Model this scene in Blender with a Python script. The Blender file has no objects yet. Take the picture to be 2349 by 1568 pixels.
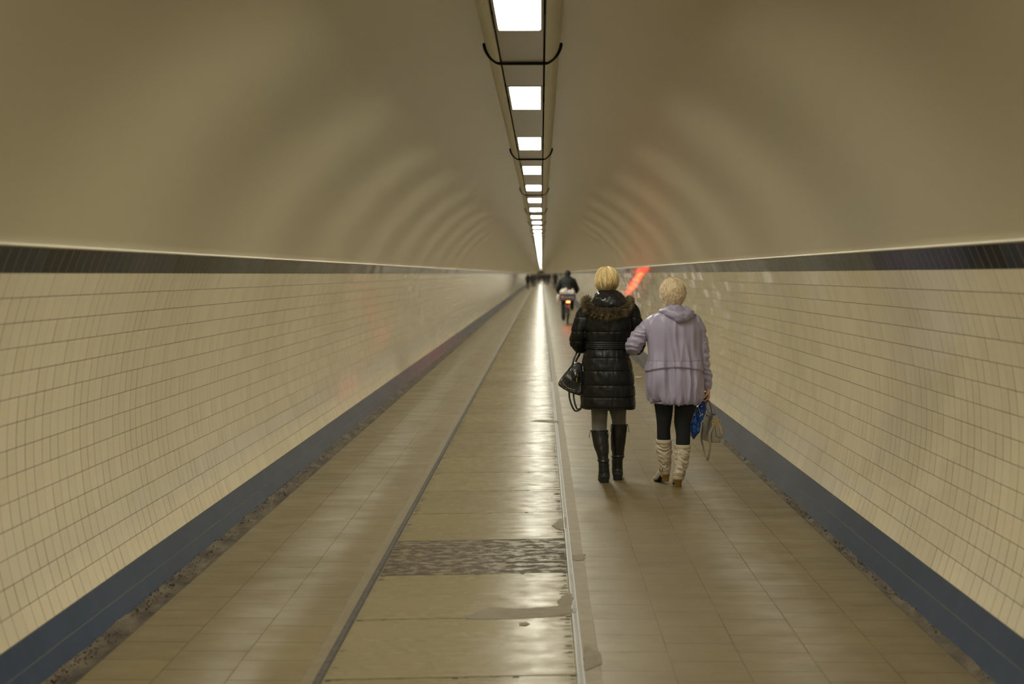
import bpy, math, random
import numpy as np
from mathutils import Vector, Matrix, Euler, Quaternion, noise as mnoise

random.seed(7); np.random.seed(7)
SC = bpy.context.scene
COL = SC.collection
PI = math.pi

# ------------------------------------------------------------------ camera
W_PX, H_PX, F_PX = 2349.0, 1568.0, 3262.0
CAM_H = 1.69
PITCH = math.atan(156.0 / F_PX)
YAW = math.atan(67.0 / math.hypot(F_PX, 156.0))
cam_d = bpy.data.cameras.new('camera')
cam = bpy.data.objects.new('camera', cam_d)
COL.objects.link(cam)
cam.location = (0, 0, CAM_H)
cam.rotation_euler = (PI / 2 - PITCH, 0, YAW)
cam_d.sensor_width = 36.0
cam_d.lens = 36.0 * F_PX / W_PX
cam_d.clip_start = 0.05
cam_d.clip_end = 1000
cam_d.dof.use_dof = True
cam_d.dof.focus_distance = 10.6
cam_d.dof.aperture_fstop = 2.3
SC.camera = cam
CM = Euler(cam.rotation_euler).to_matrix()
CO = Vector(cam.location)


def ray(px, py):
    return CM @ Vector(((px - W_PX / 2) / F_PX, -(py - H_PX / 2) / F_PX, -1.0))


def at_y(px, py, Y):
    """the point seen at this pixel of the photograph, at distance Y down the tunnel"""
    r = ray(px, py)
    return CO + r * ((Y - CO.y) / r.y)


def at_z(px, py, z=0.0):
    r = ray(px, py)
    return CO + r * ((z - CO.z) / r.z)


# ------------------------------------------------------------------ object helpers
def tag(o, label=None, cat=None, group=None, kind=None):
    if label: o['label'] = label
    if cat: o['category'] = cat
    if group: o['group'] = group
    if kind: o['kind'] = kind
    return o


def empty(name, loc=(0, 0, 0), rz=0.0, parent=None):
    o = bpy.data.objects.new(name, None)
    COL.objects.link(o)
    o.location = loc
    o.rotation_euler = (0, 0, rz)
    o.empty_display_size = 0.1
    if parent: o.parent = parent
    return o


class G:
    """collects geometry pieces, each a (verts, faces) pair, then becomes one mesh"""

    def __init__(self):
        self.v = []; self.f = []; self.m = []

    def add(self, vf, mi=0, M=None):
        v, f = vf
        b = len(self.v)
        if M is not None:
            v = [tuple(M @ Vector(p)) for p in v]
        self.v.extend([tuple(map(float, p)) for p in v])
        self.f.extend([tuple(int(i) + b for i in q) for q in f])
        self.m.extend([mi] * len(f))
        return self

    def mesh(self, name):
        me = bpy.data.meshes.new(name)
        me.from_pydata(self.v, [], self.f)
        me.update()
        return me

    def build(self, name, mats, parent=None, smooth=True, loc=None):
        me = self.mesh(name)
        if not isinstance(mats, (list, tuple)): mats = [mats]
        for m in mats: me.materials.append(m)
        me.polygons.foreach_set('material_index', self.m)
        me.polygons.foreach_set('use_smooth', [smooth] * len(me.polygons))
        o = bpy.data.objects.new(name, me)
        COL.objects.link(o)
        if parent: o.parent = parent
        if loc is not None: o.location = loc
        return o

    def remesh(self, name, mats, parent=None, voxel=0.006, smooth=3, post=None, sfac=0.5):
        """weld every overlapping piece into one continuous skin"""
        me = self.mesh('tmp')
        o = bpy.data.objects.new('tmp', me)
        COL.objects.link(o)
        r = o.modifiers.new('r', 'REMESH'); r.mode = 'VOXEL'; r.voxel_size = voxel; r.use_smooth_shade = True
        if smooth:
            s = o.modifiers.new('s', 'SMOOTH'); s.iterations = smooth; s.factor = sfac
        dg = bpy.context.evaluated_depsgraph_get()
        dg.update()
        out = bpy.data.meshes.new_from_object(o.evaluated_get(dg))
        bpy.data.objects.remove(o)
        bpy.data.meshes.remove(me)
        out.name = name
        if post: displace(out, post)
        out.materials.clear()
        if not isinstance(mats, (list, tuple)): mats = [mats]
        for m in mats: out.materials.append(m)
        out.polygons.foreach_set('use_smooth', [True] * len(out.polygons))
        q = bpy.data.objects.new(name, out)
        COL.objects.link(q)
        if parent: q.parent = parent
        return q


def displace(me, fn):
    n = len(me.vertices)
    co = np.empty(n * 3); me.vertices.foreach_get('co', co); co = co.reshape(-1, 3)
    no = np.empty(n * 3); me.vertices.foreach_get('normal', no); no = no.reshape(-1, 3)
    d = fn(co, no)
    co = co + (no * d[:, None] if d.ndim == 1 else d)
    me.vertices.foreach_set('co', co.ravel())
    me.update()


def nz(p, s=1.0):
    return np.array([mnoise.noise(Vector((a[0] * s, a[1] * s, a[2] * s))) for a in p])


def spline(P, sub):
    P = np.asarray(P, float)
    n = len(P)
    if n < 2 or sub <= 1: return P
    out = []
    for i in range(n - 1):
        p0 = P[max(i - 1, 0)]; p1 = P[i]; p2 = P[i + 1]; p3 = P[min(i + 2, n - 1)]
        for k in range(sub):
            t = k / sub
            out.append(0.5 * ((2 * p1) + (-p0 + p2) * t + (2 * p0 - 5 * p1 + 4 * p2 - p3) * t * t + (-p0 + 3 * p1 - 3 * p2 + p3) * t ** 3))
    out.append(P[-1])
    return np.array(out)


def skin(rings, caps=True):
    """rings: list of (n,3) arrays"""
    n = len(rings[0]); m = len(rings)
    v = [p for r in rings for p in r]
    f = []
    for i in range(m - 1):
        for j in range(n):
            a = i * n + j; b = i * n + (j + 1) % n
            f.append((a, b, b + n, a + n))
    if caps:
        c0 = len(v); v.append(np.mean(rings[0], axis=0))
        c1 = len(v); v.append(np.mean(rings[-1], axis=0))
        for j in range(n):
            f.append((c0, (j + 1) % n, j))
            f.append((c1, (m - 1) * n + j, (m - 1) * n + (j + 1) % n))
    return v, f


def loft(rings, n=48, sub=6, ex=2.3, disp=None, caps=True):
    """rings of (cx, cy, z, a, b); level ellipses stacked up"""
    R = spline(rings, sub)
    out = []
    th = np.linspace(0, 2 * PI, n, endpoint=False)
    c, s = np.cos(th), np.sin(th)
    cs = np.sign(c) * np.abs(c) ** (2 / ex); ss = np.sign(s) * np.abs(s) ** (2 / ex)
    for r in R:
        d = disp(th, r[2]) if disp is not None else 0.0
        out.append(np.stack([r[0] + (r[3] + d) * cs, r[1] + (r[4] + d) * ss, np.full(n, r[2])], axis=1))
    return skin(out, caps)


def tube(path, rad, n=20, sub=6, up=(0, 0, 1), round_ends=True, disp=None, closed=False):
    path = np.asarray(path, float)
    m = len(path)
    if np.isscalar(rad): rad = [rad] * m
    elif len(rad) != m: rad = [tuple(rad)] * m
    rr = np.array([(r, r) if np.isscalar(r) else r for r in rad], float)
    if closed:
        path = np.vstack([path, path[:1]]); rr = np.vstack([rr, rr[:1]])
    A = spline(np.hstack([path, rr]), sub)
    P, R = A[:, :3], np.maximum(A[:, 3:5], 1e-4)
    T = np.gradient(P, axis=0)
    if closed:
        T[0] = T[-1] = P[1] - P[-2]
    T /= np.linalg.norm(T, axis=1)[:, None] + 1e-12
    if round_ends and not closed:
        k = 4
        h0, h1 = [], []
        for i in range(k):
            a = (i + 0.3) / k
            sc = math.sqrt(max(1 - (1 - a) ** 2, 0.02))
            rm = min(R[0]); h0.append((P[0] - T[0] * rm * (1 - a), R[0] * sc, T[0]))
            rm = min(R[-1]); h1.append((P[-1] + T[-1] * rm * (1 - a), R[-1] * sc, T[-1]))
        P = np.array([h[0] for h in h0] + list(P) + [h[0] for h in h1[::-1]])
        R = np.array([h[1] for h in h0] + list(R) + [h[1] for h in h1[::-1]])
        T = np.array([h[2] for h in h0] + list(T) + [h[2] for h in h1[::-1]])
    u = np.array(up, float)
    th = np.linspace(0, 2 * PI, n, endpoint=False)
    rings = []
    side = None
    for i in range(len(P)):
        t = T[i]
        if side is None:
            s_ = np.cross(t, u)
            if np.linalg.norm(s_) < 1e-3: s_ = np.cross(t, (1, 0.1, 0))
            side = s_
        side = side - t * np.dot(side, t)
        side = side / (np.linalg.norm(side) + 1e-12)
        w = np.cross(side, t)
        d = disp(th, i / (len(P) - 1)) if disp is not None else 0.0
        rings.append(P[i] + np.outer((R[i, 0] + d) * np.cos(th), side) + np.outer((R[i, 1] + d) * np.sin(th), w))
    if closed:
        v, f = skin(rings[:-1], caps=False)
        nn = n; mm = len(rings) - 1
        for j in range(nn):
            a = (mm - 1) * nn + j; b = (mm - 1) * nn + (j + 1) % nn
            f.append((a, b, (j + 1) % nn, j))
        return v, f
    return skin(rings)


def ell(c, r, M=None, n=20, m=12):
    v, f = [], []
    rings = []
    for i in range(1, m):
        a = PI * i / m
        th = np.linspace(0, 2 * PI, n, endpoint=False)
        rings.append(np.stack([r[0] * math.sin(a) * np.cos(th), r[1] * math.sin(a) * np.sin(th), np.full(n, r[2] * -math.cos(a))], axis=1))
    v, f = skin(rings)
    nn = len(v)
    v[nn - 2] = np.array([0, 0, -r[2]]); v[nn - 1] = np.array([0, 0, r[2]])
    if M is not None: v = [np.array(M @ Vector(p)) for p in v]
    return [np.array(p) + np.array(c) for p in v], f


def box(c, s, M=None, bev=0.0):
    """box with chamfered edges"""
    x, y, z = s[0] / 2, s[1] / 2, s[2] / 2
    if bev <= 0:
        v = [(sx * x, sy * y, sz * z) for sz in (-1, 1) for sy in (-1, 1) for sx in (-1, 1)]
        f = [(0, 2, 3, 1), (4, 5, 7, 6), (0, 1, 5, 4), (2, 6, 7, 3), (0, 4, 6, 2), (1, 3, 7, 5)]
    else:
        b = min(bev, x * .9, y * .9, z * .9)
        rings = []
        for zz, ins in ((-z, b), (-z + b, 0), (z - b, 0), (z, b)):
            X, Y = x - ins, y - ins
            rings.append(np.array([(X, -Y + b, zz), (X, Y - b, zz), (X - b, Y, zz), (-X + b, Y, zz), (-X, Y - b, zz), (-X, -Y + b, zz), (-X + b, -Y, zz), (X - b, -Y, zz)]))
        v, f = skin(rings)
    if M is not None: v = [tuple(M @ Vector(p)) for p in v]
    return [tuple(np.array(p) + np.array(c)) for p in v], f


def prism_pillow(poly, y0, y1, bulge=0.12, layers=9, n=64, power=3.0):
    """soft body with an outline given in x,z and its depth along y"""
    P = np.array(poly, float)
    Pc = np.vstack([P[-1:], P, P[:2]])
    S = []
    for i in range(1, len(Pc) - 2):
        for k in range(8):
            t = k / 8.0
            p0, p1, p2, p3 = Pc[i - 1], Pc[i], Pc[i + 1], Pc[i + 2]
            S.append(0.5 * ((2 * p1) + (-p0 + p2) * t * 0.6 + (2 * p0 - 5 * p1 + 4 * p2 - p3) * t * t * 0.6 + (-p0 + 3 * p1 - 3 * p2 + p3) * t ** 3 * 0.6) if False else p1 * (1 - t) + p2 * t)
    S = np.array(S)
    for _ in range(3):
        S = (np.roll(S, 1, 0) + 2 * S + np.roll(S, -1, 0)) / 4
    c = S.mean(axis=0)
    rings = []
    for i in range(layers):
        s = -1 + 2 * i / (layers - 1)
        sc = 1 - bulge * abs(s) ** power
        q = c + (S - c) * sc
        y = (y0 + y1) / 2 + (y1 - y0) / 2 * math.sin(s * PI / 2)
        rings.append(np.stack([q[:, 0], np.full(len(q), y), q[:, 1]], axis=1))
    for k in (0.75, 0.45, 0.2):
        for end in (0, 1):
            base = rings[0] if end == 0 else rings[-1]
            src = rings[0 if end == 0 else -1]
            cc = np.array([c[0], src[:, 1].mean(), c[1]])
            first = S - c
            q = cc + (np.stack([first[:, 0], np.zeros(len(S)), first[:, 1]], axis=1)) * (1 - bulge) * k
            q[:, 1] += (-1 if end == 0 else 1) * 0.012 * (1 - k)
            if end == 0: rings.insert(0, q)
            else: rings.append(q)
    return skin(rings)


# ------------------------------------------------------------------ materials
def mat(name, col, rough=0.5, metal=0.0, spec=0.5, bump=None, var=None, coat=0.0, sheen=0.0, emit=None):
    m = bpy.data.materials.new(name)
    m.use_nodes = True
    nt = m.node_tree
    b = nt.nodes['Principled BSDF']
    b.inputs['Base Color'].default_value = (*col, 1)
    b.inputs['Roughness'].default_value = rough
    b.inputs['Metallic'].default_value = metal
    b.inputs['Specular IOR Level'].default_value = spec
    if coat: b.inputs['Coat Weight'].default_value = coat; b.inputs['Coat Roughness'].default_value = 0.2
    if sheen: b.inputs['Sheen Weight'].default_value = sheen
    if emit:
        b.inputs['Emission Color'].default_value = (*emit[0], 1)
        b.inputs['Emission Strength'].default_value = emit[1]
    if bump or var:
        tc = nt.nodes.new('ShaderNodeTexCoord')
    if bump:
        n = nt.nodes.new('ShaderNodeTexNoise'); n.inputs['Scale'].default_value = bump[0]; n.inputs['Detail'].default_value = 4
        bp = nt.nodes.new('ShaderNodeBump'); bp.inputs['Strength'].default_value = bump[1]; bp.inputs['Distance'].default_value = bump[2] if len(bump) > 2 else 0.01
        nt.links.new(tc.outputs['Object'], n.inputs['Vector'])
        nt.links.new(n.outputs['Fac'], bp.inputs['Height'])
        nt.links.new(bp.outputs['Normal'], b.inputs['Normal'])
    if var:
        n = nt.nodes.new('ShaderNodeTexNoise'); n.inputs['Scale'].default_value = var[0]; n.inputs['Detail'].default_value = 5
        r = nt.nodes.new('ShaderNodeMix'); r.data_type = 'RGBA'
        r.inputs[6].default_value = (*col, 1); r.inputs[7].default_value = (*var[1], 1)
        mr = nt.nodes.new('ShaderNodeMapRange'); mr.inputs[1].default_value = 0.35; mr.inputs[2].default_value = 0.65
        nt.links.new(tc.outputs['Object'], n.inputs['Vector'])
        nt.links.new(n.outputs['Fac'], mr.inputs[0]); nt.links.new(mr.outputs[0], r.inputs[0])
        nt.links.new(r.outputs[2], b.inputs['Base Color'])
    return m


def mnode(nt, op, a, b=None, c=None):
    n = nt.nodes.new('ShaderNodeMath'); n.operation = op
    for i, x in enumerate((a, b, c)):
        if x is None: continue
        if isinstance(x, (int, float)): n.inputs[i].default_value = x
        else: nt.links.new(x, n.inputs[i])
    return n.outputs[0]


def mrange(nt, x, a, b, c=0.0, d=1.0):
    n = nt.nodes.new('ShaderNodeMapRange'); n.clamp = True
    for i, q in enumerate((a, b, c, d)): n.inputs[i + 1].default_value = q
    nt.links.new(x, n.inputs[0])
    return n.outputs[0]


def mixc(nt, fac, a, b):
    n = nt.nodes.new('ShaderNodeMix'); n.data_type = 'RGBA'
    for i, q in ((0, fac), (6, a), (7, b)):
        if isinstance(q, tuple): n.inputs[i].default_value = (*q, 1)
        elif isinstance(q, (int, float)): n.inputs[i].default_value = q
        else: nt.links.new(q, n.inputs[i])
    return n.outputs[2]


def noise_n(nt, vec, scale, detail=4, rough=0.55):
    n = nt.nodes.new('ShaderNodeTexNoise')
    n.inputs['Scale'].default_value = scale; n.inputs['Detail'].default_value = detail; n.inputs['Roughness'].default_value = rough
    nt.links.new(vec, n.inputs['Vector'])
    return n.outputs['Fac']


def scaled(nt, vec, s):
    n = nt.nodes.new('ShaderNodeVectorMath'); n.operation = 'MULTIPLY'
    nt.links.new(vec, n.inputs[0]); n.inputs[1].default_value = s
    return n.outputs[0]


def tile_mat(name, cols, grout, wh, wv, rough, tilt, dark_tiles=None, gv=1.0, spec=.5, wave=.064):
    """glazed tiles; UV counts tiles, u along the tunnel and v up the wall"""
    m = bpy.data.materials.new(name); m.use_nodes = True
    nt = m.node_tree; b = nt.nodes['Principled BSDF']
    uv = nt.nodes.new('ShaderNodeUVMap').outputs[0]
    sp = nt.nodes.new('ShaderNodeSeparateXYZ'); nt.links.new(uv, sp.inputs[0])
    u, v = sp.outputs[0], sp.outputs[1]
    fu = mnode(nt, 'FRACT', u); fv = mnode(nt, 'FRACT', v)
    iu = mnode(nt, 'FLOOR', u); iv = mnode(nt, 'FLOOR', v)
    cb = nt.nodes.new('ShaderNodeCombineXYZ'); nt.links.new(iu, cb.inputs[0]); nt.links.new(iv, cb.inputs[1])
    wn = nt.nodes.new('ShaderNodeTexWhiteNoise'); wn.noise_dimensions = '2D'; nt.links.new(cb.outputs[0], wn.inputs['Vector'])
    # joints
    eh = mnode(nt, 'MINIMUM', fv, mnode(nt, 'SUBTRACT', 1.0, fv))
    ev = mnode(nt, 'MINIMUM', fu, mnode(nt, 'SUBTRACT', 1.0, fu))
    gh = mrange(nt, eh, wh, wh * 0.55)
    gvm = mrange(nt, ev, wv, wv * 0.5)
    ru = mnode(nt, 'ROUND', u)
    cb2 = nt.nodes.new('ShaderNodeCombineXYZ'); nt.links.new(ru, cb2.inputs[0]); nt.links.new(iv, cb2.inputs[1])
    wn2 = nt.nodes.new('ShaderNodeTexWhiteNoise'); wn2.noise_dimensions = '2D'; nt.links.new(cb2.outputs[0], wn2.inputs['Vector'])
    gvm = mnode(nt, 'MULTIPLY', gvm, mrange(nt, wn2.outputs['Value'], 0.0, 1.0, 0.55 * gv, 1.0 * gv))
    g = mnode(nt, 'MAXIMUM', gh, gvm)
    # colour per tile
    geo = nt.nodes.new('ShaderNodeNewGeometry')
    big = noise_n(nt, scaled(nt, geo.outputs['Position'], (1, .35, 1)), 0.8, 4)
    mixf = mnode(nt, 'ADD', mnode(nt, 'MULTIPLY', wn.outputs['Value'], 0.6), mnode(nt, 'MULTIPLY', mrange(nt, big, .3, .7), 0.4))
    c = mixc(nt, mixf, cols[0], cols[1])
    if dark_tiles:
        cb3 = nt.nodes.new('ShaderNodeCombineXYZ'); nt.links.new(mnode(nt, 'FLOOR', mnode(nt, 'DIVIDE', u, 4.0)), cb3.inputs[0])
        wn3 = nt.nodes.new('ShaderNodeTexWhiteNoise'); wn3.noise_dimensions = '2D'; nt.links.new(cb3.outputs[0], wn3.inputs['Vector'])
        c = mixc(nt, mrange(nt, wn3.outputs['Value'], 0.72, 0.76), c, dark_tiles)
    smut = noise_n(nt, geo.outputs['Position'], 5.0, 6, .7)
    c = mixc(nt, mrange(nt, smut, 0.66, 0.8, 0, .25), c, tuple(x * .45 for x in cols[0]))
    c = mixc(nt, mnode(nt, 'MULTIPLY', g, 0.9), c, grout)
    nt.links.new(c, b.inputs['Base Color'])
    r = mnode(nt, 'ADD', rough, mnode(nt, 'MULTIPLY', g, 0.5))
    r = mnode(nt, 'ADD', r, mrange(nt, noise_n(nt, geo.outputs['Position'], 1.7, 3), .35, .7, 0.0, .012))
    nt.links.new(r, b.inputs['Roughness'])
    b.inputs['Specular IOR Level'].default_value = spec
    # every tile is set at a very slightly different angle
    vm = nt.nodes.new('ShaderNodeVectorMath'); vm.operation = 'SUBTRACT'
    nt.links.new(wn.outputs['Color'], vm.inputs[0]); vm.inputs[1].default_value = (.5, .5, .5)
    vs = nt.nodes.new('ShaderNodeVectorMath'); vs.operation = 'SCALE'; nt.links.new(vm.outputs[0], vs.inputs[0]); vs.inputs['Scale'].default_value = tilt
    va = nt.nodes.new('ShaderNodeVectorMath'); va.operation = 'ADD'; nt.links.new(geo.outputs['Normal'], va.inputs[0]); nt.links.new(vs.outputs[0], va.inputs[1])
    cw_ = nt.nodes.new('ShaderNodeCombineXYZ'); nt.links.new(mnode(nt, 'MULTIPLY', iu, .16), cw_.inputs[0]); nt.links.new(mnode(nt, 'MULTIPLY', iv, 3.7), cw_.inputs[1])
    nw = nt.nodes.new('ShaderNodeTexNoise'); nw.inputs['Scale'].default_value = 1.0; nw.inputs['Detail'].default_value = 2; nt.links.new(cw_.outputs[0], nw.inputs['Vector'])
    vm2 = nt.nodes.new('ShaderNodeVectorMath'); vm2.operation = 'SUBTRACT'; nt.links.new(nw.outputs['Color'], vm2.inputs[0]); vm2.inputs[1].default_value = (.5, .5, .5)
    vm3 = nt.nodes.new('ShaderNodeVectorMath'); vm3.operation = 'MULTIPLY'; nt.links.new(vm2.outputs[0], vm3.inputs[0]); vm3.inputs[1].default_value = (.3, 1.0, .25); vm2 = vm3
    vs2 = nt.nodes.new('ShaderNodeVectorMath'); vs2.operation = 'SCALE'; nt.links.new(vm2.outputs[0], vs2.inputs[0]); vs2.inputs['Scale'].default_value = wave
    va2 = nt.nodes.new('ShaderNodeVectorMath'); va2.operation = 'ADD'; nt.links.new(va.outputs[0], va2.inputs[0]); nt.links.new(vs2.outputs[0], va2.inputs[1])
    vn = nt.nodes.new('ShaderNodeVectorMath'); vn.operation = 'NORMALIZE'; nt.links.new(va2.outputs[0], vn.inputs[0])
    bp = nt.nodes.new('ShaderNodeBump'); bp.inputs['Strength'].default_value = 0.12; bp.inputs['Distance'].default_value = 0.001
    nt.links.new(mnode(nt, 'SUBTRACT', 1.0, g), bp.inputs['Height'])
    nt.links.new(vn.outputs[0], bp.inputs['Normal'])
    nt.links.new(bp.outputs['Normal'], b.inputs['Normal'])
    return m


def paving_mat(name, x0, row, y0, c1, c2, joint, width=0.305):
    m = bpy.data.materials.new(name); m.use_nodes = True
    nt = m.node_tree; b = nt.nodes['Principled BSDF']
    geo = nt.nodes.new('ShaderNodeNewGeometry'); pos = geo.outputs['Position']
    sp = nt.nodes.new('ShaderNodeSeparateXYZ'); nt.links.new(pos, sp.inputs[0])
    wob = mnode(nt, 'MULTIPLY', mnode(nt, 'SUBTRACT', noise_n(nt, pos, 0.9, 2), .5), 0.012)
    xr = mnode(nt, 'DIVIDE', mnode(nt, 'ADD', mnode(nt, 'ADD', sp.outputs[0], -x0 + row * 20), wob), row)
    ir = mnode(nt, 'FLOOR', xr); fr = mnode(nt, 'FRACT', xr)
    yr = mnode(nt, 'ADD', mnode(nt, 'DIVIDE', mnode(nt, 'ADD', sp.outputs[1], y0), width), mnode(nt, 'MULTIPLY', mnode(nt, 'MODULO', ir, 2.0), 0.5))
    iy = mnode(nt, 'FLOOR', yr); fy = mnode(nt, 'FRACT', yr)
    ex = mnode(nt, 'MULTIPLY', mnode(nt, 'MINIMUM', fr, mnode(nt, 'SUBTRACT', 1.0, fr)), row)
    ey = mnode(nt, 'MULTIPLY', mnode(nt, 'MINIMUM', fy, mnode(nt, 'SUBTRACT', 1.0, fy)), width)
    cb = nt.nodes.new('ShaderNodeCombineXYZ'); nt.links.new(ir, cb.inputs[0]); nt.links.new(iy, cb.inputs[1])
    wn = nt.nodes.new('ShaderNodeTexWhiteNoise'); wn.noise_dimensions = '2D'; nt.links.new(cb.outputs[0], wn.inputs['Vector'])
    jn = mrange(nt, noise_n(nt, pos, 3.0, 3), .35, .6, .35, 1.0)
    joint_f = mnode(nt, 'MAXIMUM', mnode(nt, 'MULTIPLY', mrange(nt, ex, .0030, .0012), jn), mnode(nt, 'MULTIPLY', mrange(nt, ey, .0045, .0020), jn))
    tilec = mixc(nt, wn.outputs['Value'], c1, c2)
    streak = noise_n(nt, scaled(nt, pos, (1.0, 1.6, 1)), 2.6, 6, .62)
    c = mixc(nt, mrange(nt, streak, .45, .75, 0, .16), tilec, tuple(x * .62 for x in c1))
    big = noise_n(nt, pos, 0.7, 5, .6)
    c = mixc(nt, mrange(nt, big, .4, .75, 0, .35), c, tuple(x * .62 for x in c2))
    speck = noise_n(nt, pos, 45, 3, .7)
    c = mixc(nt, mrange(nt, speck, .62, .8, 0, .25), c, tuple(x * .4 for x in c1))
    c = mixc(nt, joint_f, c, joint)
    nt.links.new(c, b.inputs['Base Color'])
    nt.links.new(mrange(nt, mnode(nt, 'ADD', streak, mnode(nt, 'MULTIPLY', joint_f, .5)), .3, .8, .36, .6), b.inputs['Roughness'])
    b.inputs['Specular IOR Level'].default_value = 0.5
    bp = nt.nodes.new('ShaderNodeBump'); bp.inputs['Strength'].default_value = .2; bp.inputs['Distance'].default_value = .0025
    nt.links.new(mnode(nt, 'SUBTRACT', mnode(nt, 'MULTIPLY', mnode(nt, 'ADD', streak, mnode(nt, 'MULTIPLY', wn.outputs['Value'], .3)), .4), joint_f), bp.inputs['Height'])
    nt.links.new(bp.outputs['Normal'], b.inputs['Normal'])
    return m


def rough_mat(name, c1, c2, sc=6.0, rough=.75, strength=.6, dist=.01, stretch=(1, 1, 1), thr=(.4, .65), rr=None):
    m = bpy.data.materials.new(name); m.use_nodes = True
    nt = m.node_tree; b = nt.nodes['Principled BSDF']
    geo = nt.nodes.new('ShaderNodeNewGeometry'); pos = scaled(nt, geo.outputs['Position'], stretch)
    n1 = noise_n(nt, pos, sc, 8, .65)
    f = mrange(nt, n1, *thr)
    nt.links.new(mixc(nt, f, c1, c2), b.inputs['Base Color'])
    if rr: nt.links.new(mrange(nt, n1, thr[0], thr[1], rr[0], rr[1]), b.inputs['Roughness'])
    else: b.inputs['Roughness'].default_value = rough
    bp = nt.nodes.new('ShaderNodeBump'); bp.inputs['Strength'].default_value = strength; bp.inputs['Distance'].default_value = dist
    nt.links.new(n1, bp.inputs['Height']); nt.links.new(bp.outputs['Normal'], b.inputs['Normal'])
    return m


def strand_mat(name, rough=.45, spec=.4):
    m = bpy.data.materials.new(name); m.use_nodes = True
    nt = m.node_tree; b = nt.nodes['Principled BSDF']
    a = nt.nodes.new('ShaderNodeVertexColor'); a.layer_name = 'strand'
    nt.links.new(a.outputs['Color'], b.inputs['Base Color'])
    b.inputs['Roughness'].default_value = rough
    b.inputs['Specular IOR Level'].default_value = spec
    return m


def dirty_plate(name, base, worn=False):
    m = bpy.data.materials.new(name); m.use_nodes = True
    nt = m.node_tree; b = nt.nodes['Principled BSDF']
    geo = nt.nodes.new('ShaderNodeNewGeometry'); pos = geo.outputs['Position']
    n1 = noise_n(nt, scaled(nt, pos, (1.3, 2.2, 1)), 1.6, 7, .62)
    n2 = noise_n(nt, scaled(nt, pos, (2.0, 3.2, 1)), 5.0, 8, .72)
    oi = nt.nodes.new('ShaderNodeObjectInfo')
    c = mixc(nt, oi.outputs['Random'], base, tuple(x * .86 for x in base))
    c = mixc(nt, mrange(nt, n1, .4, .7, 0, .35), c, tuple(x * .75 for x in base))
    c = mixc(nt, mrange(nt, n2, .63, .76, 0, .40), c, tuple(x * .45 for x in base))
    if worn:
        w = mrange(nt, n2, .47, .55)
        c = mixc(nt, w, (.085, .068, .046), (.185, .155, .105))
        nt.links.new(mrange(nt, w, 0, 1, .62, .33), b.inputs['Roughness'])
    else:
        nt.links.new(mrange(nt, mnode(nt, 'ADD', mnode(nt, 'MULTIPLY', n1, .7), mnode(nt, 'MULTIPLY', n2, .3)), .3, .75, .20, .36), b.inputs['Roughness'])
    nt.links.new(c, b.inputs['Base Color'])
    b.inputs['Specular IOR Level'].default_value = .17
    bp = nt.nodes.new('ShaderNodeBump'); bp.inputs['Strength'].default_value = .25; bp.inputs['Distance'].default_value = .004
    nt.links.new(n1, bp.inputs['Height']); nt.links.new(bp.outputs['Normal'], b.inputs['Normal'])
    df = nt.nodes.new('ShaderNodeBsdfDiffuse'); nt.links.new(c, df.inputs['Color']); nt.links.new(bp.outputs['Normal'], df.inputs['Normal'])
    mx = nt.nodes.new('ShaderNodeMixShader')
    n3 = noise_n(nt, scaled(nt, pos, (1.0, 2.0, 1)), 7.0, 7, .65)
    nt.links.new(mrange(nt, n3, .35, .65, .35, .80), mx.inputs[0])
    nt.links.new(b.outputs[0], mx.inputs[1]); nt.links.new(df.outputs[0], mx.inputs[2])
    nt.links.new(mx.outputs[0], nt.nodes['Material Output'].inputs['Surface'])
    return m


LIGHT_COL = (1.0, 0.965, 0.80)
M = {}
M['tile_cream'] = tile_mat('cream glazed tile', ((.69, .61, .45), (.62, .545, .395)), (.10, .072, .046), .022, .046, .064, .003, gv=1.0)
M['tile_cream_flat'] = tile_mat('flatter laid cream glazed tile', ((.69, .61, .45), (.62, .545, .395)), (.10, .072, .046), .022, .046, .064, .003, gv=1.0, wave=.018)
M['tile_blue'] = tile_mat('slate blue glazed tile', ((.038, .059, .102), (.030, .047, .084)), (.16, .15, .11), .018, .030, .30, .006, gv=.5, spec=.18)
M['tile_dark'] = tile_mat('charcoal glazed tile', ((.019, .026, .040), (.010, .015, .027)), (.20, .18, .13), .008, .040, .12, .010, dark_tiles=(.007, .009, .011), gv=.8, spec=.16)
M['plaster'] = mat('painted plaster', (.475, .42, .280), rough=.32, spec=.55, bump=(2.0, .06, .02), var=(.7, (.455, .40, .268)))
M['pave_l'] = paving_mat('buff paving left', -1.0, .3085, 0.12, (.172, .130, .054), (.155, .116, .047), (.04, .029, .012))
M['pave_r'] = paving_mat('buff paving right', .254, .3145, 0.10, (.158, .118, .052), (.145, .108, .047), (.036, .026, .011))
M['mortar'] = rough_mat('grey mortar', (.148, .114, .055), (.18, .142, .078), 9, .6, .4, .004)
M['mortar_patch'] = rough_mat('brown filler', (.125, .098, .055), (.165, .132, .078), 14, .7, .4, .004)
M['gutter'] = rough_mat('dirty gutter', (.045, .034, .021), (.145, .113, .073), 7, .8, .7, .012, (1.5, .6, 1))
M['grit'] = rough_mat('grit', (.05, .036, .02), (.18, .135, .08), 30, .9, .5, .01)
M['plate'] = dirty_plate('worn steel plate', (.225, .188, .108))
M['plate_worn'] = dirty_plate('scuffed steel plate', (.16, .135, .10), worn=True)
M['black_gap'] = mat('dark gap', (.02, .017, .014), rough=.8)
M['rubber_joint'] = rough_mat('grey cover strip', (.040, .033, .026), (.095, .080, .062), 40, .75, .5, .003)
M['steel_strip'] = mat('perforated steel strip', (.40, .38, .36), rough=.4, metal=.6)
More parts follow.
